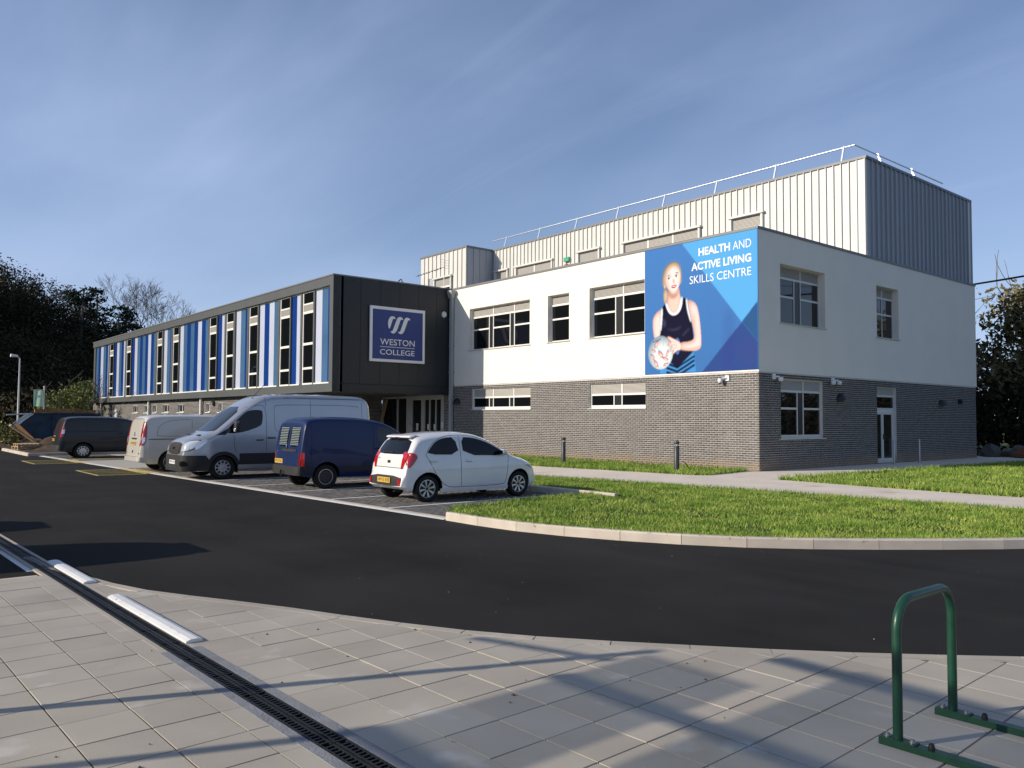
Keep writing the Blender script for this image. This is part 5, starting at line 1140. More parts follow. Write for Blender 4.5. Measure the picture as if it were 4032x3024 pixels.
# ---- blue van
k = Vehicle('blue_van', 'dark blue small van with black bumper and two rear windows', 'van', 4.11, 1.72,
    [(0, .60), (.015, .75), (.03, 1.0), (.075, 1.35), (.13, 1.62), (.18, 1.73), (.30, 1.79), (.7, 1.82), (1.6, 1.81), (2.2, 1.74), (2.55, 1.62), (2.85, 1.43), (3.2, 1.17), (3.35, 1.09), (3.7, .99), (3.95, .86), (4.08, .62), (4.11, .45)],
    [(0, .36), (.3, .30), (3.8, .26), (4.11, .32)], [(.25, .95), (.4, .985), (.7, 1.0), (1.0, .985), (1.4, .935), (1.7, .875), (1.85, .84)], ((.22, .13, 2.6), (.8, .28, 2.2)), .14, 3.2, (-4.02, -14.42, GZ), math.radians(-.6), s_=(.98, 1., .985))
k.body('van_blue', (.68, 3.37), .31); k.wheel(.68, .31, 'steel', .19, .62); k.wheel(3.37, .31, 'steel', .19, .62)
for sg in (1, -1):
    a, b = sorted((sg*.06, sg*.62)); k.endp('rear_window', [(a, 1.06), (b, 1.06), (b-(.03 if sg > 0 else 0), 1.56), (a+(.03 if sg < 0 else 0), 1.56)], 'car_glass', it=1, off=.006)
    for i in range(11): z = 1.10+i*.042; k.endp('window_bar', [(a+.05, z), (b-.05, z), (b-.05, z+.020), (a+.05, z+.020)], 'blind_white', it=0, off=.0085, nx=4, nz=2)
    k.endp('tail_light', [(sg*.66, .60), (sg*.80, .60), (sg*.80, .92), (sg*.68, .92)], 'lamp_dark_red', off=.010, it=1); k.patch('tail_light', [(.03, .60), (.10, .60), (.10, .92), (.04, .92)], 'lamp_red', sg, off=.008, it=0)
    k.patch('side_window', [(2.16, 1.14), (2.10, 1.30), (2.12, 1.55), (2.40, 1.55), (2.68, 1.44), (3.02, 1.15)], 'car_glass_light', sg, it=1); k.seam([(2.02, 1.62), (1.98, 1.1), (2.0, .36), (2.2, .3), (3.0, .3)], sg); k.handle(2.1, 1.0, 'rubber_black', sg, .07)
    k.patch('wheel_arch_trim', [(.02, .42), (.30, .42), (.30, .58), (.02, .60)], 'trim_black', sg, off=.012, it=0); k.patch('side_mould', [(1.08, .44), (3.0, .44), (3.0, .56), (1.08, .56)], 'trim_black', sg, off=.006, it=0); k.seam([(.3, 1.72), (.28, 1.05), (.26, .62)], sg, wd=.008)
    k.bumpbox('door_mirror', (sg*.93, 2.88, 1.16), (.08, .06, .09), 'trim_black', .5)
k.endp('bumper', [(-.80, .36), (.80, .36), (.82, .58), (-.82, .58)], 'trim_black', off=.075, it=0, deep=.05); k.eseam([(0, .6), (0, 1.7)], wd=.018); k.endp('handle_strip', [(-.40, .93), (.52, .93), (.52, 1.0), (-.40, 1.0)], 'trim_black', off=.014, it=1); k.bumpbox('door_handle', (-.06, k.end_u(0, 1.02)-.02, 1.04), (.02, .015, .07), 'chrome', .4)
k.plate(-.50, .68, 'P74 YWU', 'plate_yellow', w=.24, h=.055, off=.012); mb = MB(); mb.tube([(-.05, .05, .33), (-.05, -.12, .33), (-.05, -.14, .42)], .025, 8); mb.lathe([(0, .04), (.03, .03), (.035, 0), (.0, -.03)], (-.05, -.14, .44), 10); mb.build('tow_bar', 'rubber_black', k.root)
k.endp('windscreen', [(-.68, 1.16), (.68, 1.16), (.62, 1.6), (-.62, 1.6)], 'car_glass', end=1, it=1)

# ---- large silver van, nose out
k = Vehicle('silver_van', 'large silver high roof van parked nose out with black lower bumper', 'van', 5.55, 2.06,
    [(0, .48), (.012, .60), (.03, .85), (.07, 1.02), (.14, 1.12), (.30, 1.19), (.62, 1.30), (.78, 1.37), (1.05, 1.60), (1.5, 2.0), (1.68, 2.13), (1.9, 2.29), (2.15, 2.42), (2.5, 2.48), (3.0, 2.51), (4.5, 2.51), (5.25, 2.49), (5.42, 2.41), (5.50, 2.2), (5.53, 1.5), (5.545, .9), (5.55, .55)],
    [(0, .27), (.4, .25), (5.0, .30), (5.55, .42)], [(.25, .955), (.45, 1.0), (.75, 1.0), (1.15, .985), (1.3, .97), (1.7, .935), (2.1, .895), (2.5, .85)], ((.75, .30, 2.3), (.25, .10, 2.6)), .19, 3.0, (-8.70, -15.72, GZ), math.radians(-.8), s_=(1., 1.045, .99))
k.body('van_silver', (1.02, 4.32), .345); k.wheel(1.02, .345, 'trim', .22, .60); k.wheel(4.32, .345, 'trim', .22, .60)
k.endp('windscreen', [(-.74, 1.37), (.74, 1.37), (.80, 1.45), (.70, 2.10), (-.70, 2.10), (-.80, 1.45)], 'car_glass', it=1, off=.005, nx=18, nz=8)
k.endp('bumper', [(-.86, .25), (.86, .25), (.93, .50), (.93, .70), (-.93, .70), (-.93, .50)], 'trim_black', it=0, off=.022, nx=22)
k.endp('grille', [(-.48, .72), (.48, .72), (.52, .95), (.44, 1.06), (-.44, 1.06), (-.52, .95)], 'trim_black', it=1, off=.014)
for i in range(5): k.endp('grille_bar', [(-.45, .755+i*.058), (.45, .755+i*.058), (.45, .78+i*.058), (-.45, .78+i*.058)], 'rim_steel', it=0, off=.030, nx=10, nz=2)
k.endp('badge', [(-.09, .90), (-.05, .865), (.05, .865), (.09, .90), (.05, .935), (-.05, .935)], 'chrome', it=1, off=.042)
for sg in (1, -1):
    k.endp('headlight_surround', [(sg*.545, .785), (sg*.585, .965), (sg*.71, 1.105), (sg*.91, 1.15), (sg*.985, 1.12), (sg*.96, .92), (sg*.83, .80)], 'trim_black', off=.005, it=1); k.endp('headlight', [(sg*.56, .80), (sg*.60, .95), (sg*.72, 1.09), (sg*.90, 1.13), (sg*.97, 1.10), (sg*.94, .93), (sg*.82, .82)], 'lamp_clear', off=.008, it=1); k.patch('headlight', [(.28, .86), (.28, 1.04), (.45, 1.13), (.62, 1.17), (.52, 1.02), (.36, .88)], 'lamp_clear', sg, off=.008, it=1)
    k.endp('fog_lamp', [(sg*.62, .40), (sg*.84, .40), (sg*.84, .54), (sg*.62, .54)], 'well_black', off=.026, it=1)
    k.patch('bumper', [(.06, .27), (.66, .26), (.66, .42), (.62, .60), (.55, .70), (.10, .70)], 'trim_black', sg, off=.012, it=0, nx=16)
    k.patch('side_cladding', [(1.45, .42), (3.9, .42), (3.9, .74), (1.45, .74)], 'trim_black', sg, off=.014, it=0); k.patch('side_cladding', [(4.74, .45), (5.4, .47), (5.4, .74), (4.74, .74)], 'trim_black', sg, off=.014, it=0)
    # arch lip
    ar = [(1.02+math.cos(t)*.40, .355+math.sin(t)*.40) for t in np.linspace(.15, math.pi-.15, 18)]; k.seam([(u, z) for u, z in ar], sg, wd=.10, m='trim_black', off=.012, name='wheel_arch_trim')
    k.patch('side_window', [(1.02, 1.335), (1.28, 1.60), (1.56, 1.88), (1.72, 1.99), (2.06, 2.01), (2.12, 1.93), (2.10, 1.62), (2.03, 1.52), (1.6, 1.36), (1.3, 1.32)], 'car_glass', sg, it=1, off=.005, nx=20); k.patch('quarter_trim', [(.82, 1.27), (1.08, 1.28), (1.20, 1.50)], 'trim_black', sg, it=0, off=.004)
    k.seam([(1.36, .76), (1.30, 1.0), (1.30, 1.25)], sg); k.seam([(2.20, .44), (2.22, 1.5), (2.20, 2.1), (2.0, 2.16), (1.65, 2.06)], sg); k.seam([(2.20, 2.36), (2.20, 2.1)], sg); k.seam([(3.55, .74), (3.55, 2.36)], sg); k.seam([(2.22, 2.37), (5.15, 2.36)], sg, wd=.012); k.seam([(2.45, 2.10), (2.55, 2.17), (5.0, 2.17), (5.1, 2.1)], sg, wd=.012); k.seam([(2.45, 2.10), (2.45, 1.4), (2.6, 1.33), (3.5, 1.33)], sg, wd=.008); k.seam([(5.2, .8), (5.22, 2.36)], sg)
    k.handle(2.36, 1.18, 'rubber_black', sg, .11); k.handle(2.02, 1.12, 'rubber_black', sg, .10)
    k.bumpbox('door_mirror', (sg*1.16, 1.33, 1.52), (.11, .075, .16), 'trim_black', .5); k.bumpbox('mirror_arm', (sg*1.03, 1.36, 1.42), (.08, .035, .04), 'trim_black', .4); k.bumpbox('indicator', (sg*1.20, 1.25, 1.42), (.05, .02, .05), 'lamp_clear', .4); k.bumpbox('mud_flap', (sg*.88, 1.42, .28), (.11, .012, .09), 'rubber_black', .3)
    k.patch('sill_trim', [(1.45, .30), (3.9, .32), (3.9, .418), (1.45, .418)], 'van_silver', sg, off=.010, it=0)
    a = sg*.5; k.bumpbox('wiper', (a*.5, 1.0, 1.47), (.28, .012, .012), 'rubber_black', .4, rot=(0, sg*.10, sg*.25))
k.bumpbox('bonnet_vent', (.45, .52, 1.268), (.12, .035, .006), 'rubber_black', .3, rot=(.35, 0, 0)); k.bumpbox('bonnet_vent', (-.45, .52, 1.268), (.12, .035, .006), 'rubber_black', .3, rot=(.35, 0, 0))
k.plate(0, .50, 'WP66 UKJ', 'plate_white', off=.035); mb = MB(); mb.tube([(.3, 1.98, 2.3), (.3, 2.45, 2.85)], .008, 5); mb.build('aerial', 'rubber_black', k.root)
k.endp('lower_grille', [(-.4, .32), (.4, .32), (.4, .42), (-.4, .42)], 'rim_steel', it=1, off=.026)

# ---- cream panel van
k = Vehicle('cream_van', 'pale cream panel van with tall red tail lamps', 'van', 4.85, 1.90,
    [(0, .52), (.012, .70), (.04, 1.0), (.09, 1.38), (.15, 1.68), (.21, 1.80), (.34, 1.865), (.8, 1.895), (1.8, 1.905), (2.9, 1.89), (3.3, 1.82), (3.6, 1.66), (4.0, 1.35), (4.2, 1.21), (4.55, 1.06), (4.75, .86), (4.83, .62), (4.85, .46)],
    [(0, .34), (.3, .27), (4.5, .26), (4.85, .32)], [(.25, .95), (.4, .985), (.75, 1.0), (1.05, .99), (1.4, .945), (1.75, .885), (1.95, .85)], ((.3, .13, 2.5), (.8, .28, 2.2)), .15, 3.2, (-12.82, -15.74, GZ), math.radians(-.8), s_=(.97, 1., .975))
k.body('van_cream', (.93, 4.05), .33); k.wheel(.93, .33, 'alloy5', .21, .64); k.wheel(4.05, .33, 'alloy5', .21, .64)
for sg in (1, -1):
    k.endp('tail_light', [(sg*.74, .86), (sg*.82, .84), (sg*.85, 1.0), (sg*.83, 1.3), (sg*.795, 1.66), (sg*.74, 1.66), (sg*.755, 1.2)], 'lamp_red', off=.012, it=1); k.patch('tail_light', [(.02, .84), (.17, .95), (.20, 1.2), (.22, 1.55), (.16, 1.67), (.10, 1.50), (.05, 1.1)], 'lamp_red', sg, off=.010, it=1)
    k.endp('reverse_lamp', [(sg*.765, .95), (sg*.82, .93), (sg*.835, 1.05), (sg*.81, 1.16), (sg*.77, 1.16)], 'lamp_clear', off=.020, it=1); k.patch('reverse_lamp', [(.05, .92), (.14, .98), (.16, 1.15), (.09, 1.15)], 'lamp_clear', sg, off=.016, it=1)
    k.seam([(.25, 1.08), (3.3, 1.08)], sg, wd=.022, m='trim_black', off=.004, name='rub_strip'); k.seam([(.5, 1.2), (.55, 1.5), (.85, 1.68), (1.3, 1.72), (1.55, 1.72)], sg, wd=.010); k.seam([(.5, 1.2), (.8, 1.17), (2.9, 1.17)], sg, wd=.010); k.seam([(1.6, 1.75), (1.6, .42)], sg); k.seam([(2.75, 1.75), (2.72, .42)], sg)
    k.patch('side_window', [(2.85, 1.18), (2.85, 1.62), (3.2, 1.62), (3.45, 1.5), (3.8, 1.2)], 'car_glass', sg, it=1); k.bumpbox('door_mirror', (sg*1.03, 3.65, 1.24), (.09, .07, .1), 'trim_black', .5); k.endp('reflector', [(sg*.70, .60), (sg*.80, .60), (sg*.80, .635), (sg*.70, .635)], 'lamp_red', off=.012, it=0)
k.eseam([(-.70, .50), (-.72, .8), (-.70, 1.5), (-.62, 1.74), (.62, 1.74), (.70, 1.5), (.72, .8), (.70, .50), (-.70, .50)], wd=.012); k.endp('bumper', [(-.86, .36), (.86, .36), (.88, .50), (-.88, .50)], 'van_cream', it=0, off=.055, deep=.04, nx=20)
k.endp('plate_recess', [(-.36, .86), (.36, .86), (.36, 1.06), (-.36, 1.06)], 'van_cream', it=1, off=.010); k.endp('handle_strip', [(-.32, 1.065), (.32, 1.065), (.32, 1.115), (-.32, 1.115)], 'trim_black', it=1, off=.018); k.plate(0, .94, 'DU08 TNO', 'plate_yellow', off=.03); k.bumpbox('lock', (.0, k.end_u(0, .66)-.005, .66), (.035, .012, .045), 'rubber_black', .4)
k.endp('windscreen', [(-.74, 1.28), (.74, 1.28), (.66, 1.72), (-.66, 1.72)], 'car_glass', end=1, it=1)
mb = MB()
for t in (90, 210, 330): a = math.radians(t); mb.box(-.005, .005, -.003, .003, -.003, .003) if False else mb.tube([(0, k.end_u(0, 1.24)-.012, 1.24), (.06*math.cos(a), k.end_u(0, 1.24)-.012, 1.24+.06*math.sin(a))], .006, 5)
mb.tube([(.062*math.cos(a), k.end_u(0, 1.24)-.012, 1.24+.062*math.sin(a)) for a in np.linspace(0, 2*math.pi, 16, endpoint=False)], .006, 5, closed=True); mb.build('badge', 'chrome', k.root)

# ---- dark grey van
k = Vehicle('dark_grey_van', 'dark charcoal small van beside the blue skip', 'van', 4.42, 1.83,
    [(0, .52), (.015, .70), (.04, .98), (.13, 1.42), (.20, 1.66), (.27, 1.76), (.40, 1.815), (.9, 1.845), (2.0, 1.83), (2.5, 1.76), (2.9, 1.58), (3.3, 1.31), (3.5, 1.18), (3.9, 1.06), (4.2, .91), (4.38, .64), (4.42, .46)],
    [(0, .34), (.3, .27), (4.1, .24), (4.42, .30)], [(.25, .95), (.4, .985), (.75, 1.0), (1.05, .985), (1.4, .935), (1.75, .87), (1.95, .84)], ((.3, .15, 2.5), (.8, .28, 2.2)), .15, 3.0, (-23.68, -16.0, GZ), math.radians(-1.5), s_=(1.0, 1.08, .965))
k.body('van_grey', (.86, 3.52), .325); k.wheel(.86, .325, 'trim', .20, .64); k.wheel(3.52, .325, 'trim', .20, .64)
for sg in (1, -1):
    k.endp('tail_light', [(sg*.735, .92), (sg*.83, .90), (sg*.84, 1.2), (sg*.79, 1.46), (sg*.74, 1.46)], 'lamp_red', off=.012, it=1); k.patch('tail_light', [(.05, .90), (.15, .95), (.20, 1.2), (.22, 1.44), (.15, 1.46), (.09, 1.2)], 'lamp_red', sg, off=.010, it=1); k.patch('reverse_lamp', [(.09, 1.08), (.19, 1.08), (.21, 1.26), (.12, 1.26)], 'lamp_clear', sg, off=.016, it=0); k.endp('pillar_trim', [(sg*.70, 1.50), (sg*.76, 1.50), (sg*.72, 1.72), (sg*.68, 1.72)], 'trim_black', off=.006, it=0)  # tail lamps, with black trim strips on the rear pillars above them
    k.patch('side_window', [(2.28, 1.20), (2.22, 1.60), (2.42, 1.63), (2.68, 1.54), (2.95, 1.36), (2.95, 1.24), (2.6, 1.19)], 'car_glass_light', sg, it=1); k.patch('side_window', [(3.0, 1.23), (3.0, 1.34), (3.28, 1.18), (3.2, 1.16)], 'car_glass_light', sg, it=0)
    k.seam([(.25, 1.17), (2.05, 1.17)], sg, wd=.014); k.seam([(2.05, 1.7), (2.05, .42), (2.2, .32), (3.0, .32)], sg); k.seam([(1.0, 1.72), (1.0, 1.17)], sg); k.handle(2.2, 1.08, 'rubber_black', sg, .08); k.bumpbox('door_mirror', (sg*1.0, 3.05, 1.22), (.09, .07, .09), 'trim_black', .5); k.patch('side_mould', [(1.28, .34), (3.1, .34), (3.1, .48), (1.28, .48)], 'trim_black', sg, off=.008, it=0)
k.endp('bumper', [(-.84, .34), (.84, .34), (.86, .58), (-.86, .58)], 'trim_black', it=0, off=.05, deep=.04); k.plate(-.42, .80, 'WR15 EKD', 'plate_yellow', off=.02); k.eseam([(0, .6), (0, 1.74)], wd=.014); k.endp('windscreen', [(-.70, 1.25), (.70, 1.25), (.62, 1.66), (-.62, 1.66)], 'car_glass', end=1, it=1); k.eseam([(-.6, .96), (-.1, .97)], wd=.016, m='frame_grey')

# ---- two cars standing in the row of bays on the near side, just outside the picture (their shadows reach the road)
hatchback('dark_red_hatchback', 'dark red hatchback whose rounded shadow falls on the road beside the drain', (2.75, -21.95, GZ), math.radians(181), 'car_red', None)
hatchback('dark_grey_hatchback', 'dark grey hatchback whose shadow reaches the far end of the drain', (-1.05, -23.1, GZ), math.radians(180), 'van_grey', None)
# ------------------------------------------------------------------ cycle stand and shelter
cs = empty('cycle_stand', (13.12, -18.29, ZR)); tag(cs, 'green steel hoop cycle stand bolted to two floor rails', 'cycle stand')
zt_ = .69; y0, y1 = -18.65, -17.96; rr = .16; zc = zt_-rr; X = 13.12; zb_ = ZR+.062
pts = [(X, y0, zb_), (X, y0, zc-.2), (X, y0, zc)]+[(X, y0+rr-rr*math.cos(t), zc+rr*math.sin(t)) for t in np.linspace(.2, math.pi/2, 7)]+[(X, y1-rr+rr*math.sin(t), zc+rr*math.cos(t)) for t in np.linspace(0, math.pi/2-.2, 7)]+[(X, y1, zc), (X, y1, zc-.2), (X, y1, zb_)]
mb = MB(); mb.tube(pts, .0255, 20); mb.build('hoop', 'stand_green', cs, smooth=60)
for y in (y0, y1):
    s_ = .03; r_ = lambda x: y+(x-X)*s_
    mb = MB(); a, b = X-.09, X+2.6
    mb.hexa([(a, r_(a)-.03, ZR+.021), (b, r_(b)-.03, ZR+.021), (b, r_(b)+.03, ZR+.021), (a, r_(a)+.03, ZR+.021), (a, r_(a)-.03, ZR+.058), (b, r_(b)-.03, ZR+.058), (b, r_(b)+.03, ZR+.058), (a, r_(a)+.03, ZR+.058)]); mb.build('floor_rail', 'stand_green', cs)
    mb = MB(); mb.hexa([(X-.085, r_(X)-.034, ZR+.0585), (X+.10, r_(X)-.034, ZR+.0585), (X+.10, r_(X)+.034, ZR+.0585), (X-.085, r_(X)+.034, ZR+.0585), (X-.085, r_(X)-.034, ZR+.065), (X+.10, r_(X)-.034, ZR+.065), (X+.10, r_(X)+.034, ZR+.065), (X-.085, r_(X)+.034, ZR+.065)]); mb.build('foot_plate', 'stand_green', cs)
    for dx in (-.055, .075):
        mb = MB(); mb.lathe([(.018, ZR+.0655), (.018, ZR+.07), (.011, ZR+.071), (.011, ZR+.082), (0, ZR+.084)], (X+dx, r_(X+dx), 0), 10); mb.build('bolt', 'zinc', cs)
    mb = MB(); mb.lathe([(.016, ZR+.058), (.016, ZR+.075), (.011, ZR+.088), (0, ZR+.092)], (X+.17, r_(X+.17), 0), 12); mb.build('bolt_cap', 'rubber_black', cs, smooth=50)

# the shelter beside the camera that throws the shade over the slabs
sh = empty('cycle_shelter', (11, -24, ZR)); tag(sh, 'steel cycle shelter with a flat panelled roof, throwing the shade over the slabs', 'shelter')
ZS = 2.6
for x0, x1 in ((8.80, 9.70), (9.98, 11.0), (11.03, 12.2), (12.23, 13.4)):
    mb = MB(); mb.box(x0, x1, -26.6, -24.3 if x0 < 9 else -23.46, ZS, ZS+.03); mb.build('roof_panel', 'roof_sheet', sh)
for y in (-23.5, -25.0, -26.5):
    mb = MB(); mb.box(8.78 if y < -24 else 9.5, 13.42, y-.03, y+.03, ZS-.081, ZS-.001); mb.build('beam', 'galv', sh)
for x, y in ((8.86, -23.95), (13.3, -26.5), (8.86, -26.5)):
    mb = MB(); mb.box(x-.035, x+.035, y-.035, y+.035, ZR+.02, ZS-.082); mb.build('post', 'galv', sh)
mb = MB(); mb.tube([(8.83, -24.35, 2.5), (7.75, -24.75, 2.5)], .03, 6); mb.build('stay', 'galv', sh)

# ------------------------------------------------------------------ vegetation
def cloud(n, c, rad, size, shell=.55, flat_=1.):
    """n leaf sprays (quads) through an uneven ellipsoid crown"""
    d = RNG.normal(0, 1, (n, 3)); d /= np.linalg.norm(d, axis=1)[:, None]; r = (shell+(1-shell)*RNG.random(n)**.6)
    lump = 1+.22*np.sin(d[:, 0]*5+c[0])*np.sin(d[:, 1]*4.3+c[1])+.16*np.sin(d[:, 2]*7+d[:, 0]*6)
    P = np.array(c)+d*(r*lump)[:, None]*np.array(rad)
    return P, size*RNG.uniform(.5, 1.4, n)
def sprays(P, S):
    n = len(P); a = RNG.normal(0, 1, (n, 3)); a /= np.linalg.norm(a, axis=1)[:, None]; b = np.cross(a, RNG.normal(0, 1, (n, 3))); b /= np.linalg.norm(b, axis=1)[:, None]
    a = a*S[:, None]; b = b*(S*.55)[:, None]; V = np.stack([P-a, P-b*RNG.uniform(.5, 1.2, (n, 1)), P+a, P+b*RNG.uniform(.5, 1.2, (n, 1))], 1)
    return V.reshape(-1, 3), np.arange(n*4).reshape(-1, 4)
def leaf_obj(name, PS, m, parent=None, kind=None):
    P = np.vstack([p for p, s in PS]); S = np.concatenate([s for p, s in PS]); V, F_ = sprays(P, S); return arr_mesh(name, V, F_, m, parent, kind)
def limbs(mb, p, d, ln, r, depth, spread=.5, n=5, minr=.01, up=.12):
    q = [p]; v = d.copy(); st = 4
    for _ in range(st): v = (v+Vector((random.gauss(0, .12), random.gauss(0, .12), random.gauss(0, .08)+up*.2))).normalized(); q.append(q[-1]+v*ln/st)
    mb.tube(q, [max(minr, r*(1-.45*i/st)) for i in range(st+1)], n, caps=False)
    if depth <= 0: return
    for i in range(random.choice((2, 3, 3))):
        base_ = q[random.choice((2, 3, 4)) if i else 4]; w = (v+Vector((random.gauss(0, spread), random.gauss(0, spread), random.gauss(0, spread*.6)+up))).normalized()
        limbs(mb, base_, w, ln*random.uniform(.62, .82), max(minr, r*.55), depth-1, spread, max(3, n-1), minr, up)
def tree(name, label, x, y, z, h, rad, m, group=None, n=1500, size=.16, blobs=6, trunk=.16, bark='bark', low=.35, cat='tree', squash=.8):
    o = empty(name, (x, y, z)); tag(o, label, cat, group); mb = MB()
    limbs(mb, Vector((x, y, z-.2)), Vector((0, 0, 1)), h*.5, trunk, 3, .55, 6, .015); mb.build('trunk', bark, o, smooth=60)
    PS = []
    for i in range(blobs):
        a = random.uniform(0, 6.28); q = random.uniform(.0, .62)*rad; hz = z+h*random.uniform(low+.1, .84); rr_ = rad*random.uniform(.42, .66)
        PS.append(cloud(n//blobs, (x+q*math.cos(a), y+q*math.sin(a), hz), (rr_, rr_, min(rr_*squash, z+h-hz+.3)), size, .35))
    leaf_obj('crown', PS, m, o); return o

# wooded hill on the left; it climbs on beyond the frame towards the sun and shades its own flank
def sstep(t): t = np.clip(t, 0, 1); return t*t*(3-2*t)
def hill_h(x, y):
    A = np.clip(17.2-.50*y, 5.0, 62)
    return A*sstep((-74-x)/52)*(.9+.1*sstep((-126-x)/80))-.14
gx = np.linspace(-320, -73, 60); gy = np.linspace(-170, 170, 80); P = [[(x, y, float(hill_h(x, y))+(.5*math.sin(x*.31)*math.sin(y*.27) if x < -78 else 0)) for y in gy] for x in gx]
mb = MB(); mb.grid(P); mb.build('hill', 'hill_ground', kind='structure', smooth=80)
PS = []; cnt = 0
while cnt < 700:
    x = random.uniform(-178, -79); y = random.uniform(-42, 62)
    ang = math.degrees(math.atan2(y-CAM_POS[1], CAM_POS[0]-x))
    if ang < 4.5 or ang > 24: continue
    z = float(hill_h(x, y)); r = random.uniform(2.0, 3.6); h = random.uniform(3.6, 6.4); cnt += 1
    PS.append(cloud(460 if x > -128 else 190, (x, y, z+h*.55), (r, r, h*.55), .19, .5))
wl = leaf_obj('woodland', PS, 'leaf_dark', kind='stuff'); tag(wl, 'dark wooded hillside rising behind the striped wing', 'woodland')
PS = []
for _ in range(150):     # brushy tops along the ridge
    x = random.uniform(-150, -112); y = random.uniform(-22, 9); z = float(hill_h(x, y)); PS.append(cloud(46, (x, y, z+6.0), (1.6, 1.6, 1.7), .22, .1))
tag(leaf_obj('brushwood', PS, 'bark_pale', kind='stuff'), 'thin bare brushwood along the top of the dark hill', 'brushwood')
def pine(x, y, h, label, r=2.6):
    z = float(hill_h(x, y)); o = empty('pine_tree', (x, y, z)); tag(o, label, 'tree', 'pines on the hill'); mb = MB(); mb.tube([(x, y, z-.3), (x+.2, y, z+h*.5), (x+.1, y+.2, z+h*.92)], [.28, .2, .06], 7)
    PS = []
    for i in range(13):
        t = random.uniform(.38, 1.); a = random.uniform(0, 6.28); q = r*random.uniform(.25, 1)*(1.15-t*.55); c = (x+q*math.cos(a), y+q*math.sin(a), z+h*t); mb.tube([(x+.1, y+.1, z+h*(t-.08)), c], [.07, .03], 4); PS.append(cloud(70, c, (1.15, 1.15, .42), .22, .1))
    mb.build('trunk', 'bark', o); leaf_obj('crown', PS, 'leaf_pine', o)
for x, y, h, l in ((-104, 1.2, 10.6, 'tallest dark pine at the shoulder of the hill'), (-107, 3.6, 9.4, 'dark pine just right of the tallest pine on the hill'), (-103, 5.4, 9.0, 'dark spreading pine lower down the hill shoulder'), (-108, 7.6, 9.0, 'small dark pine left of the bare trees'), (-110, 21.5, 9.8, 'dark pine right of the bare trees, low over the roof')): pine(x, y, h, l)
def bare(x, y, h, label, seed):
    random.seed(seed); z = float(hill_h(x, y)); o = empty('bare_tree', (x, y, z)); tag(o, label, 'tree', 'leafless trees on the skyline'); mb = MB()
    mb.tube([(x, y, z-.4), (x, y, z+h*.42)], [.26, .2], 7)
    o2 = mb.build('trunk', 'bark', o, smooth=60); mb = MB()
    for i in range(4): a = i*1.57+random.random(); limbs(mb, Vector((x, y, z+h*random.uniform(.30, .42))), Vector((math.cos(a)*.42, math.sin(a)*.42, 1)).normalized(), h*.28, .10, 5, .40, 4, .013, .10)
    mb.build('branches', 'bark', o)
bare(-120, 12.0, 12.4, 'broad leafless tree on the skyline above the striped wing', 4); bare(-121, 13.9, 12.0, 'tall leafless tree in the middle of the skyline group', 9); bare(-118, 16.6, 11.4, 'slim leafless tree nearest the roof edge on the skyline', 15)
random.seed(21)
# shrubs and hedge behind the skip
G1 = 'sunlit green shrubs beyond the skip'
for x, y, h, r, l in ((-57.5, -8.8, 4.9, 2.1, 'tall sunlit green shrub touching the end of the striped wing'), (-55.0, -10.2, 4.3, 1.9, 'rounded sunlit shrub behind the flagpole'), (-60.5, -7.6, 5.3, 2.0, 'olive shrub tucked behind the corner of the wing'), (-53.4, -11.2, 2.8, 1.3, 'low pale shrub at the foot of the flagpole')):
    tree('shrub', l, x, y, -.1, h, r, 'leaf_bush', G1, 1500, .13, 8, .07, low=.0, cat='shrub', squash=1.)
def hedge(name, label, x0, x1, y, z, h, d, m, n, size=.14):
    o = empty(name, ((x0+x1)/2, y, z)); tag(o, label, 'hedge'); k = int((x1-x0)/1.1)+1; PS = []; mb = MB()
    for i in range(k): cx = x0+(x1-x0)*i/max(1, k-1); PS.append(cloud(n//k, (cx, y+random.uniform(-.3, .3), z+h*.5), (.95, d, h*.56*random.uniform(.85, 1.15)), size, .4)); mb.tube([(cx, y, z-.1), (cx+.1, y, z+h*.7)], .035, 4)
    leaf_obj('foliage', PS, m, o); mb.build('stems', 'bark', o)
hedge('hedge', 'low dark hedge at the far edge of the site by the lamp post', -56, -40, -15.2, 0, 1.35, .7, 'leaf_dark', 2600)
hedge('hedge', 'dark scrub along the foot of the wooded hill', -76, -62, -11.0, 0, 3.6, 1.5, 'leaf_dark', 3000, .3)
tree('shrub', 'small yellow green shrub in front of the low hedge', -37.2, -16.0, 0, 1.25, .72, 'leaf_yellow', None, 900, .07, 6, .03, low=.0, cat='shrub', squash=1.)
# young bare sapling by the skip
random.seed(3); o = empty('sapling', (-47.5, -9.3, 0)); tag(o, 'thin leafless sapling in front of the sunlit shrubs', 'tree'); mb = MB(); limbs(mb, Vector((-47.5, -9.3, 0)), Vector((0, 0, 1)), 1.9, .05, 3, .5, 5, .012); mb.build('branches', 'bark_pale', o)
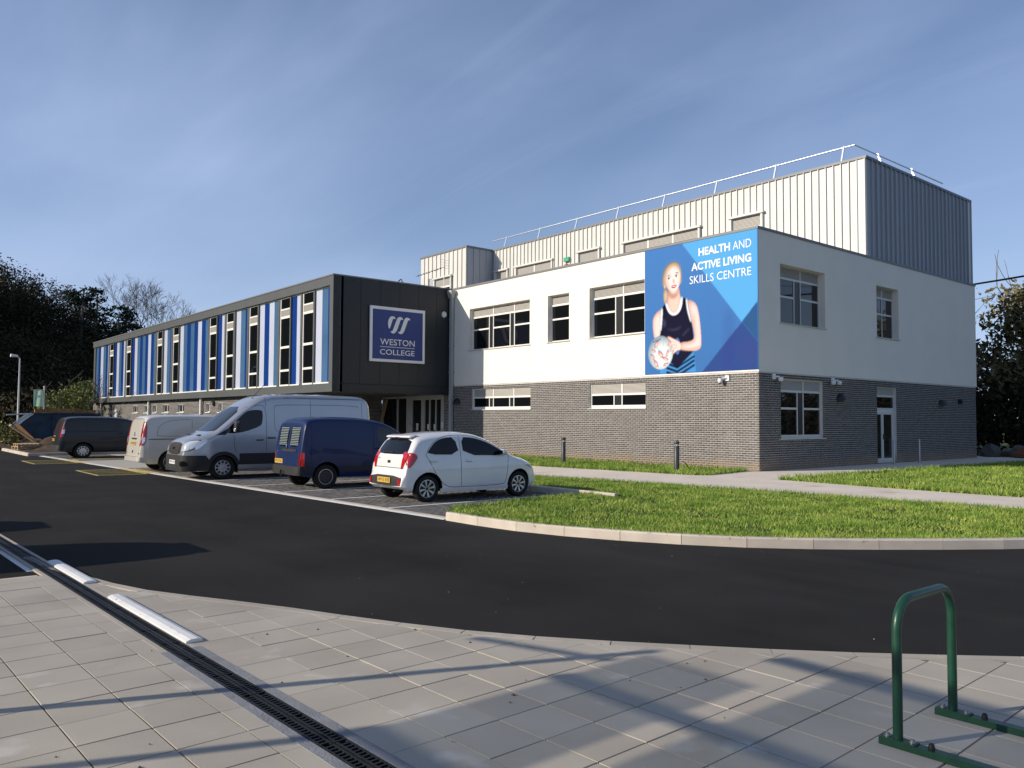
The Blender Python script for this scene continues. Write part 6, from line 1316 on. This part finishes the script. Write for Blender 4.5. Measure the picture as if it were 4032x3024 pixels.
# trees beyond the shaded end of the building
random.seed(33)
G2 = 'trees behind the shaded end of the building'
for x, y, h, r, m, l in ((-1.5, 27.5, 9.6, 3.0, 'leaf_olive', 'tall olive brown tree just clear of the building end'), (2.6, 28.5, 9.3, 2.9, 'leaf_olive', 'olive tree under the overhead cable'), (6.4, 31.5, 9.9, 3.1, 'leaf_olive', 'tree at the right edge of the picture behind the cable'), (-.5, 32.0, 9.8, 2.8, 'leaf_olive', 'brownish tree standing back behind the building end'), (4.4, 34, 10.0, 3.0, 'leaf_olive', 'farther olive tree seen between two nearer ones'), (9.5, 29.5, 8.8, 3.0, 'leaf_olive', 'olive tree just beyond the right edge')):
    tree('tree', l, x, y, -.1, h, r, m, G2, 9500, .17, 13, .17, 'bark_pale', low=.12, squash=1.1)
hedge('hedge', 'dark evergreen hedge in the shadow of the building', -4, 16, 24.6, -.1, 3.7, 1.0, 'leaf_dark', 14000, .2)
random.seed(50)
for i, (x, y, h) in enumerate(((1.4, 26.2, 5.6), (5.2, 26.0, 5.4))):
    o = empty('bare_tree', (x, y, 0)); tag(o, ('pale thin bare stem rising in front of the olive trees', 'second pale bare stem, nearer the picture edge')[i], 'tree'); mb = MB(); limbs(mb, Vector((x, y, 0)), Vector((0, 0, 1)), h*.55, .09, 4, .34, 5, .012, .2); mb.build('branches', 'bark_pale', o)
# overhead cables
for a, b, c, r, l in (((-12, 27, 9.4), (0.2, 21.0, 8.35), (16, 13.5, 8.6), .05, 'thick black overhead cable right of the building'), ((-8, 33, 9.4), (2.2, 22.5, 8.0), (15, 9.8, 9.6), .012, 'thin wire crossing above the thick cable')):
    mb = MB(); a, b, c = map(Vector, (a, b, c)); mb.tube([a*(1-t)**2+b*2*t*(1-t)+c*t*t for t in np.linspace(0, 1, 14)], r, 6); tag(mb.build('overhead_cable', 'lamp_black', loc=tuple(a)), l, 'cable')

# ------------------------------------------------------------------ site clutter
sheet('earth', [(-75, -16.45), (-26.28, -16.45), (-26.65, -9.62), (-75, -9.62)], .0, 'soil')
mb = MB(); P = []
for i in range(22):
    row = []
    for j in range(14):
        x = -38.6+i*.42; y = -15.7+j*.32; e = max(0., math.sin(math.pi*i/21)*math.sin(math.pi*j/13)); row.append((x, y, -.02+.75*e**.8*(.75+.3*math.sin(i*1.9+j*.7)+.22*math.sin(j*2.3-i))))
    P.append(row)
mb.grid(P); tag(mb.build('soil_heap', 'soil', loc=(-34, -14, 0), smooth=60), 'heap of brown soil left of the skip', 'heap')
# skip: raked ends, long side towards the camera
sk = empty('waste_skip', (-35.2, -13.6, 0)); tag(sk, 'rusty blue waste skip with raked ends behind the dark grey van', 'skip')
skp = lambda x, t, z: (x, -14.6+t, z)
prof = [(0, .03), (1.9, .03), (2.9, 1.25), (2.8, 1.78), (-.55, 1.78), (-1.12, 1.22)]
def skip_part(name, q0, q1, m, x0=-36.4, x1=-34.5):
    mb = MB(); mb.quad(skp(x0, *q0), skp(x1, *q0), skp(x1, *q1), skp(x0, *q1)); return mb.build(name, m, sk)
for x in (-34.5, -36.4): mb = MB(); mb.add([skp(x, a_, b_) for a_, b_ in prof], [tuple(range(6))]); mb.build('side_plate', 'skip_blue', sk)
skip_part('end_plate', prof[0], prof[5], 'skip_rust'); skip_part('end_lip', prof[5], prof[4], 'skip_blue'); skip_part('end_plate', prof[1], prof[2], 'skip_blue'); skip_part('end_lip', prof[2], prof[3], 'skip_blue'); skip_part('floor', prof[0], prof[1], 'skip_rust')
for t in (.4, 1.1, 1.8): mb = MB(); mb.box(-34.498, -34.42, -14.6+t, -14.6+t+.1, .1, 1.7); mb.build('rib', 'skip_blue', sk)
for x in (-34.5, -36.4): mb = MB(); mb.box(x-.05, x+.05, -15.15, -11.8, 1.781, 1.86); mb.build('rim', 'skip_blue', sk)
mb = MB(); mb.box(-36.3, -34.6, -14.9, -11.95, 1.4, 1.7); mb.build('load', 'soil', sk)
for x in (-34.4, -36.4): mb = MB(); mb.tube([(x, -15.1, 1.8), (x, -15.6, 1.4), (x, -15.75, 1.25)], .025, 6); mb.build('chain', 'galv', sk)
mb = MB(); mb.tube([(-34.3, -16.35, 1.74), (-34.6, -14.9, 1.83)], .04, 6); tag(mb.build('scaffold_tube', 'galv', loc=(-34.3, -16.35, 1.7)), 'pale scaffold tube sticking out over the skip end', 'tube')
mb = MB(); mb.hexa([(-34.3, -16.25, 1.16), (-33.75, -16.25, 1.16), (-33.75, -14.7, .0), (-34.3, -14.7, .0), (-34.3, -16.18, 1.24), (-33.75, -16.18, 1.24), (-33.75, -14.6, .05), (-34.3, -14.6, .05)]); tag(mb.build('ramp_board', 'pallet_wood', loc=(-34, -15, 0), fix=True), 'rust brown board leaning on the raked end of the skip', 'board')
mb = MB(); mb.box(-34.9, -34.7, -15.0, -13.2, 1.87, 2.06); tag(mb.build('timber_board', 'skip_rust', loc=(-34.8, -14, 1.9)), 'brown board edging the skip load on its left', 'board', 'boards on the skip')
mb = MB(); mb.box(-34.9, -34.7, -13.1, -12.0, 1.87, 2.02); tag(mb.build('timber_board', 'skip_rust', loc=(-34.8, -12, 1.9)), 'brown board edging the skip load beside the sheet', 'board', 'boards on the skip')
mb = MB(); mb.grid([[(-35.6+a_*.3, -13.6+b_*.4, 1.98+.14*math.sin(a_*.9)*math.sin(b_*.9+.3)) for b_ in range(5)] for a_ in range(3)]); tag(mb.build('dust_sheet', 'frame_white', loc=(-35, -13, 1.9)), 'crumpled pale sheet on top of the skip', 'sheet')
def pallet(x, y, z, rz, label):
    o = empty('pallet', (x, y, z), rz, local=True); o.location = (x, y, z); tag(o, label, 'pallet', 'pallets on the soil')
    for i in range(6): mb = MB(); mb.box(-.6, .6, -.5+i*.18, -.4+i*.18, .12, .142); mb.build('top_board', 'pallet_wood', o)
    for a in (-.55, -.04, .47): mb = MB(); mb.box(a, a+.09, -.5, .5, .022, .119); mb.build('bearer', 'pallet_wood', o)
    for b in (-.48, -.05, .4): mb = MB(); mb.box(-.6, .6, b, b+.1, 0, .021); mb.build('base_board', 'pallet_wood', o)
pallet(-32.2, -15.75, .0, .1, 'lower wooden pallet of the pair near the kerb'); pallet(-32.1, -15.72, .145, .02, 'upper wooden pallet of the pair near the kerb')
# lamp post and flag
lp = empty('lamp_post', (-46.2, -14.1, -.1)); tag(lp, 'slim pale lamp post against the dark hill', 'lamp post')
mb = MB(); mb.tube([(-46.2, -14.1, -.1), (-46.2, -14.1, 2.2), (-46.2, -14.1, 5.45), (-46.25, -14.25, 5.6)], [.065, .06, .04, .036], 10); mb.build('column', 'frame_white', lp, smooth=50)
mb = MB(); mb.tube([(-46.25, -14.22, 5.6), (-46.2, -14.62, 5.63)], [.07, .11], 8); mb.build('lantern', 'frame_white', lp, smooth=50)
fl = empty('flagpole', (-42.0, -13.35, -.1)); tag(fl, 'white flagpole with a pale green banner flag', 'flag')
mb = MB(); mb.tube([(-42, -13.35, -.1), (-42, -13.35, 3.5)], .035, 8); mb.lathe([(0, 3.56), (.05, 3.53), (.05, 3.48)], (-42, -13.35, 0), 8); mb.build('pole', 'frame_white', fl)
mb = MB(); mb.tube([(-42, -13.35, 3.3), (-42.1, -13.95, 3.3)], .02, 6); mb.build('arm', 'frame_white', fl)
mb = MB(); mb.grid([[(-42-.1*t+.03*math.sin(t*7+z), -13.4-.5*t, z) for z in np.linspace(2.28, 3.28, 8)] for t in np.linspace(0, 1, 9)]); mb.build('flag', 'flag_cloth', fl, smooth=80)
mb = MB(); mb.grid([[(-41.97-.1*t+.03*math.sin(t*7+z), -13.4-.5*t, z) for z in np.linspace(2.82, 2.97, 3)] for t in np.linspace(.25, .6, 4)]); mb.build('flag_print', 'frame_white', fl)
# rubble at the far end of the side path
def rock(name, x, y, r, m, label, cat='rubble', sq=.7):
    bm = bmesh.new(); bmesh.ops.create_icosphere(bm, subdivisions=2, radius=1.)
    for v in bm.verts: v.co *= 1+random.uniform(-.22, .22)
    bmesh.ops.scale(bm, vec=(r, r*.9, r*sq), verts=bm.verts); me = bpy.data.meshes.new(name); bm.to_mesh(me); bm.free(); me.materials.append(M(m)); o = link(name, me, None, (x, y, r*sq*.6)); tag(o, label, cat, 'rubble behind the building'); return o
rock('sandbag', .1, 18.9, .42, 'rubble_grey', 'pale grey rubble bag at the far building corner', 'bag', .95); rock('soil_bag', 1.5, 18.8, .42, 'rubble_orange', 'orange clay coloured sack in the far shade', 'bag', .75); rock('rubble_lump', 1.1, 19.6, .5, 'rubble_grey', 'dark lump of rubble behind the orange sack'); rock('white_sack', 3.8, 19.3, .5, 'plastic_white', 'pale sack lying in the far shade', 'bag', .25)
mb = MB(); mb.box(-.5, 6, 19.3, 21.5, -.1, .22); tag(mb.build('timber_stack', 'soil', loc=(2, 20, 0)), 'low bank of soil along the shaded hedge', 'bank')
bw = empty('barrow_frame', (3.0, 19.4, 0)); tag(bw, 'rusty orange handles standing up in the far shade', 'frame')
for dx in (0, .22): mb = MB(); mb.tube([(2.6+dx, 19.2, .2), (3.0+dx, 19.3, 1.0), (3.1+dx, 19.3, 1.15)], .025, 6); mb.build('handle', 'rubble_orange', bw)
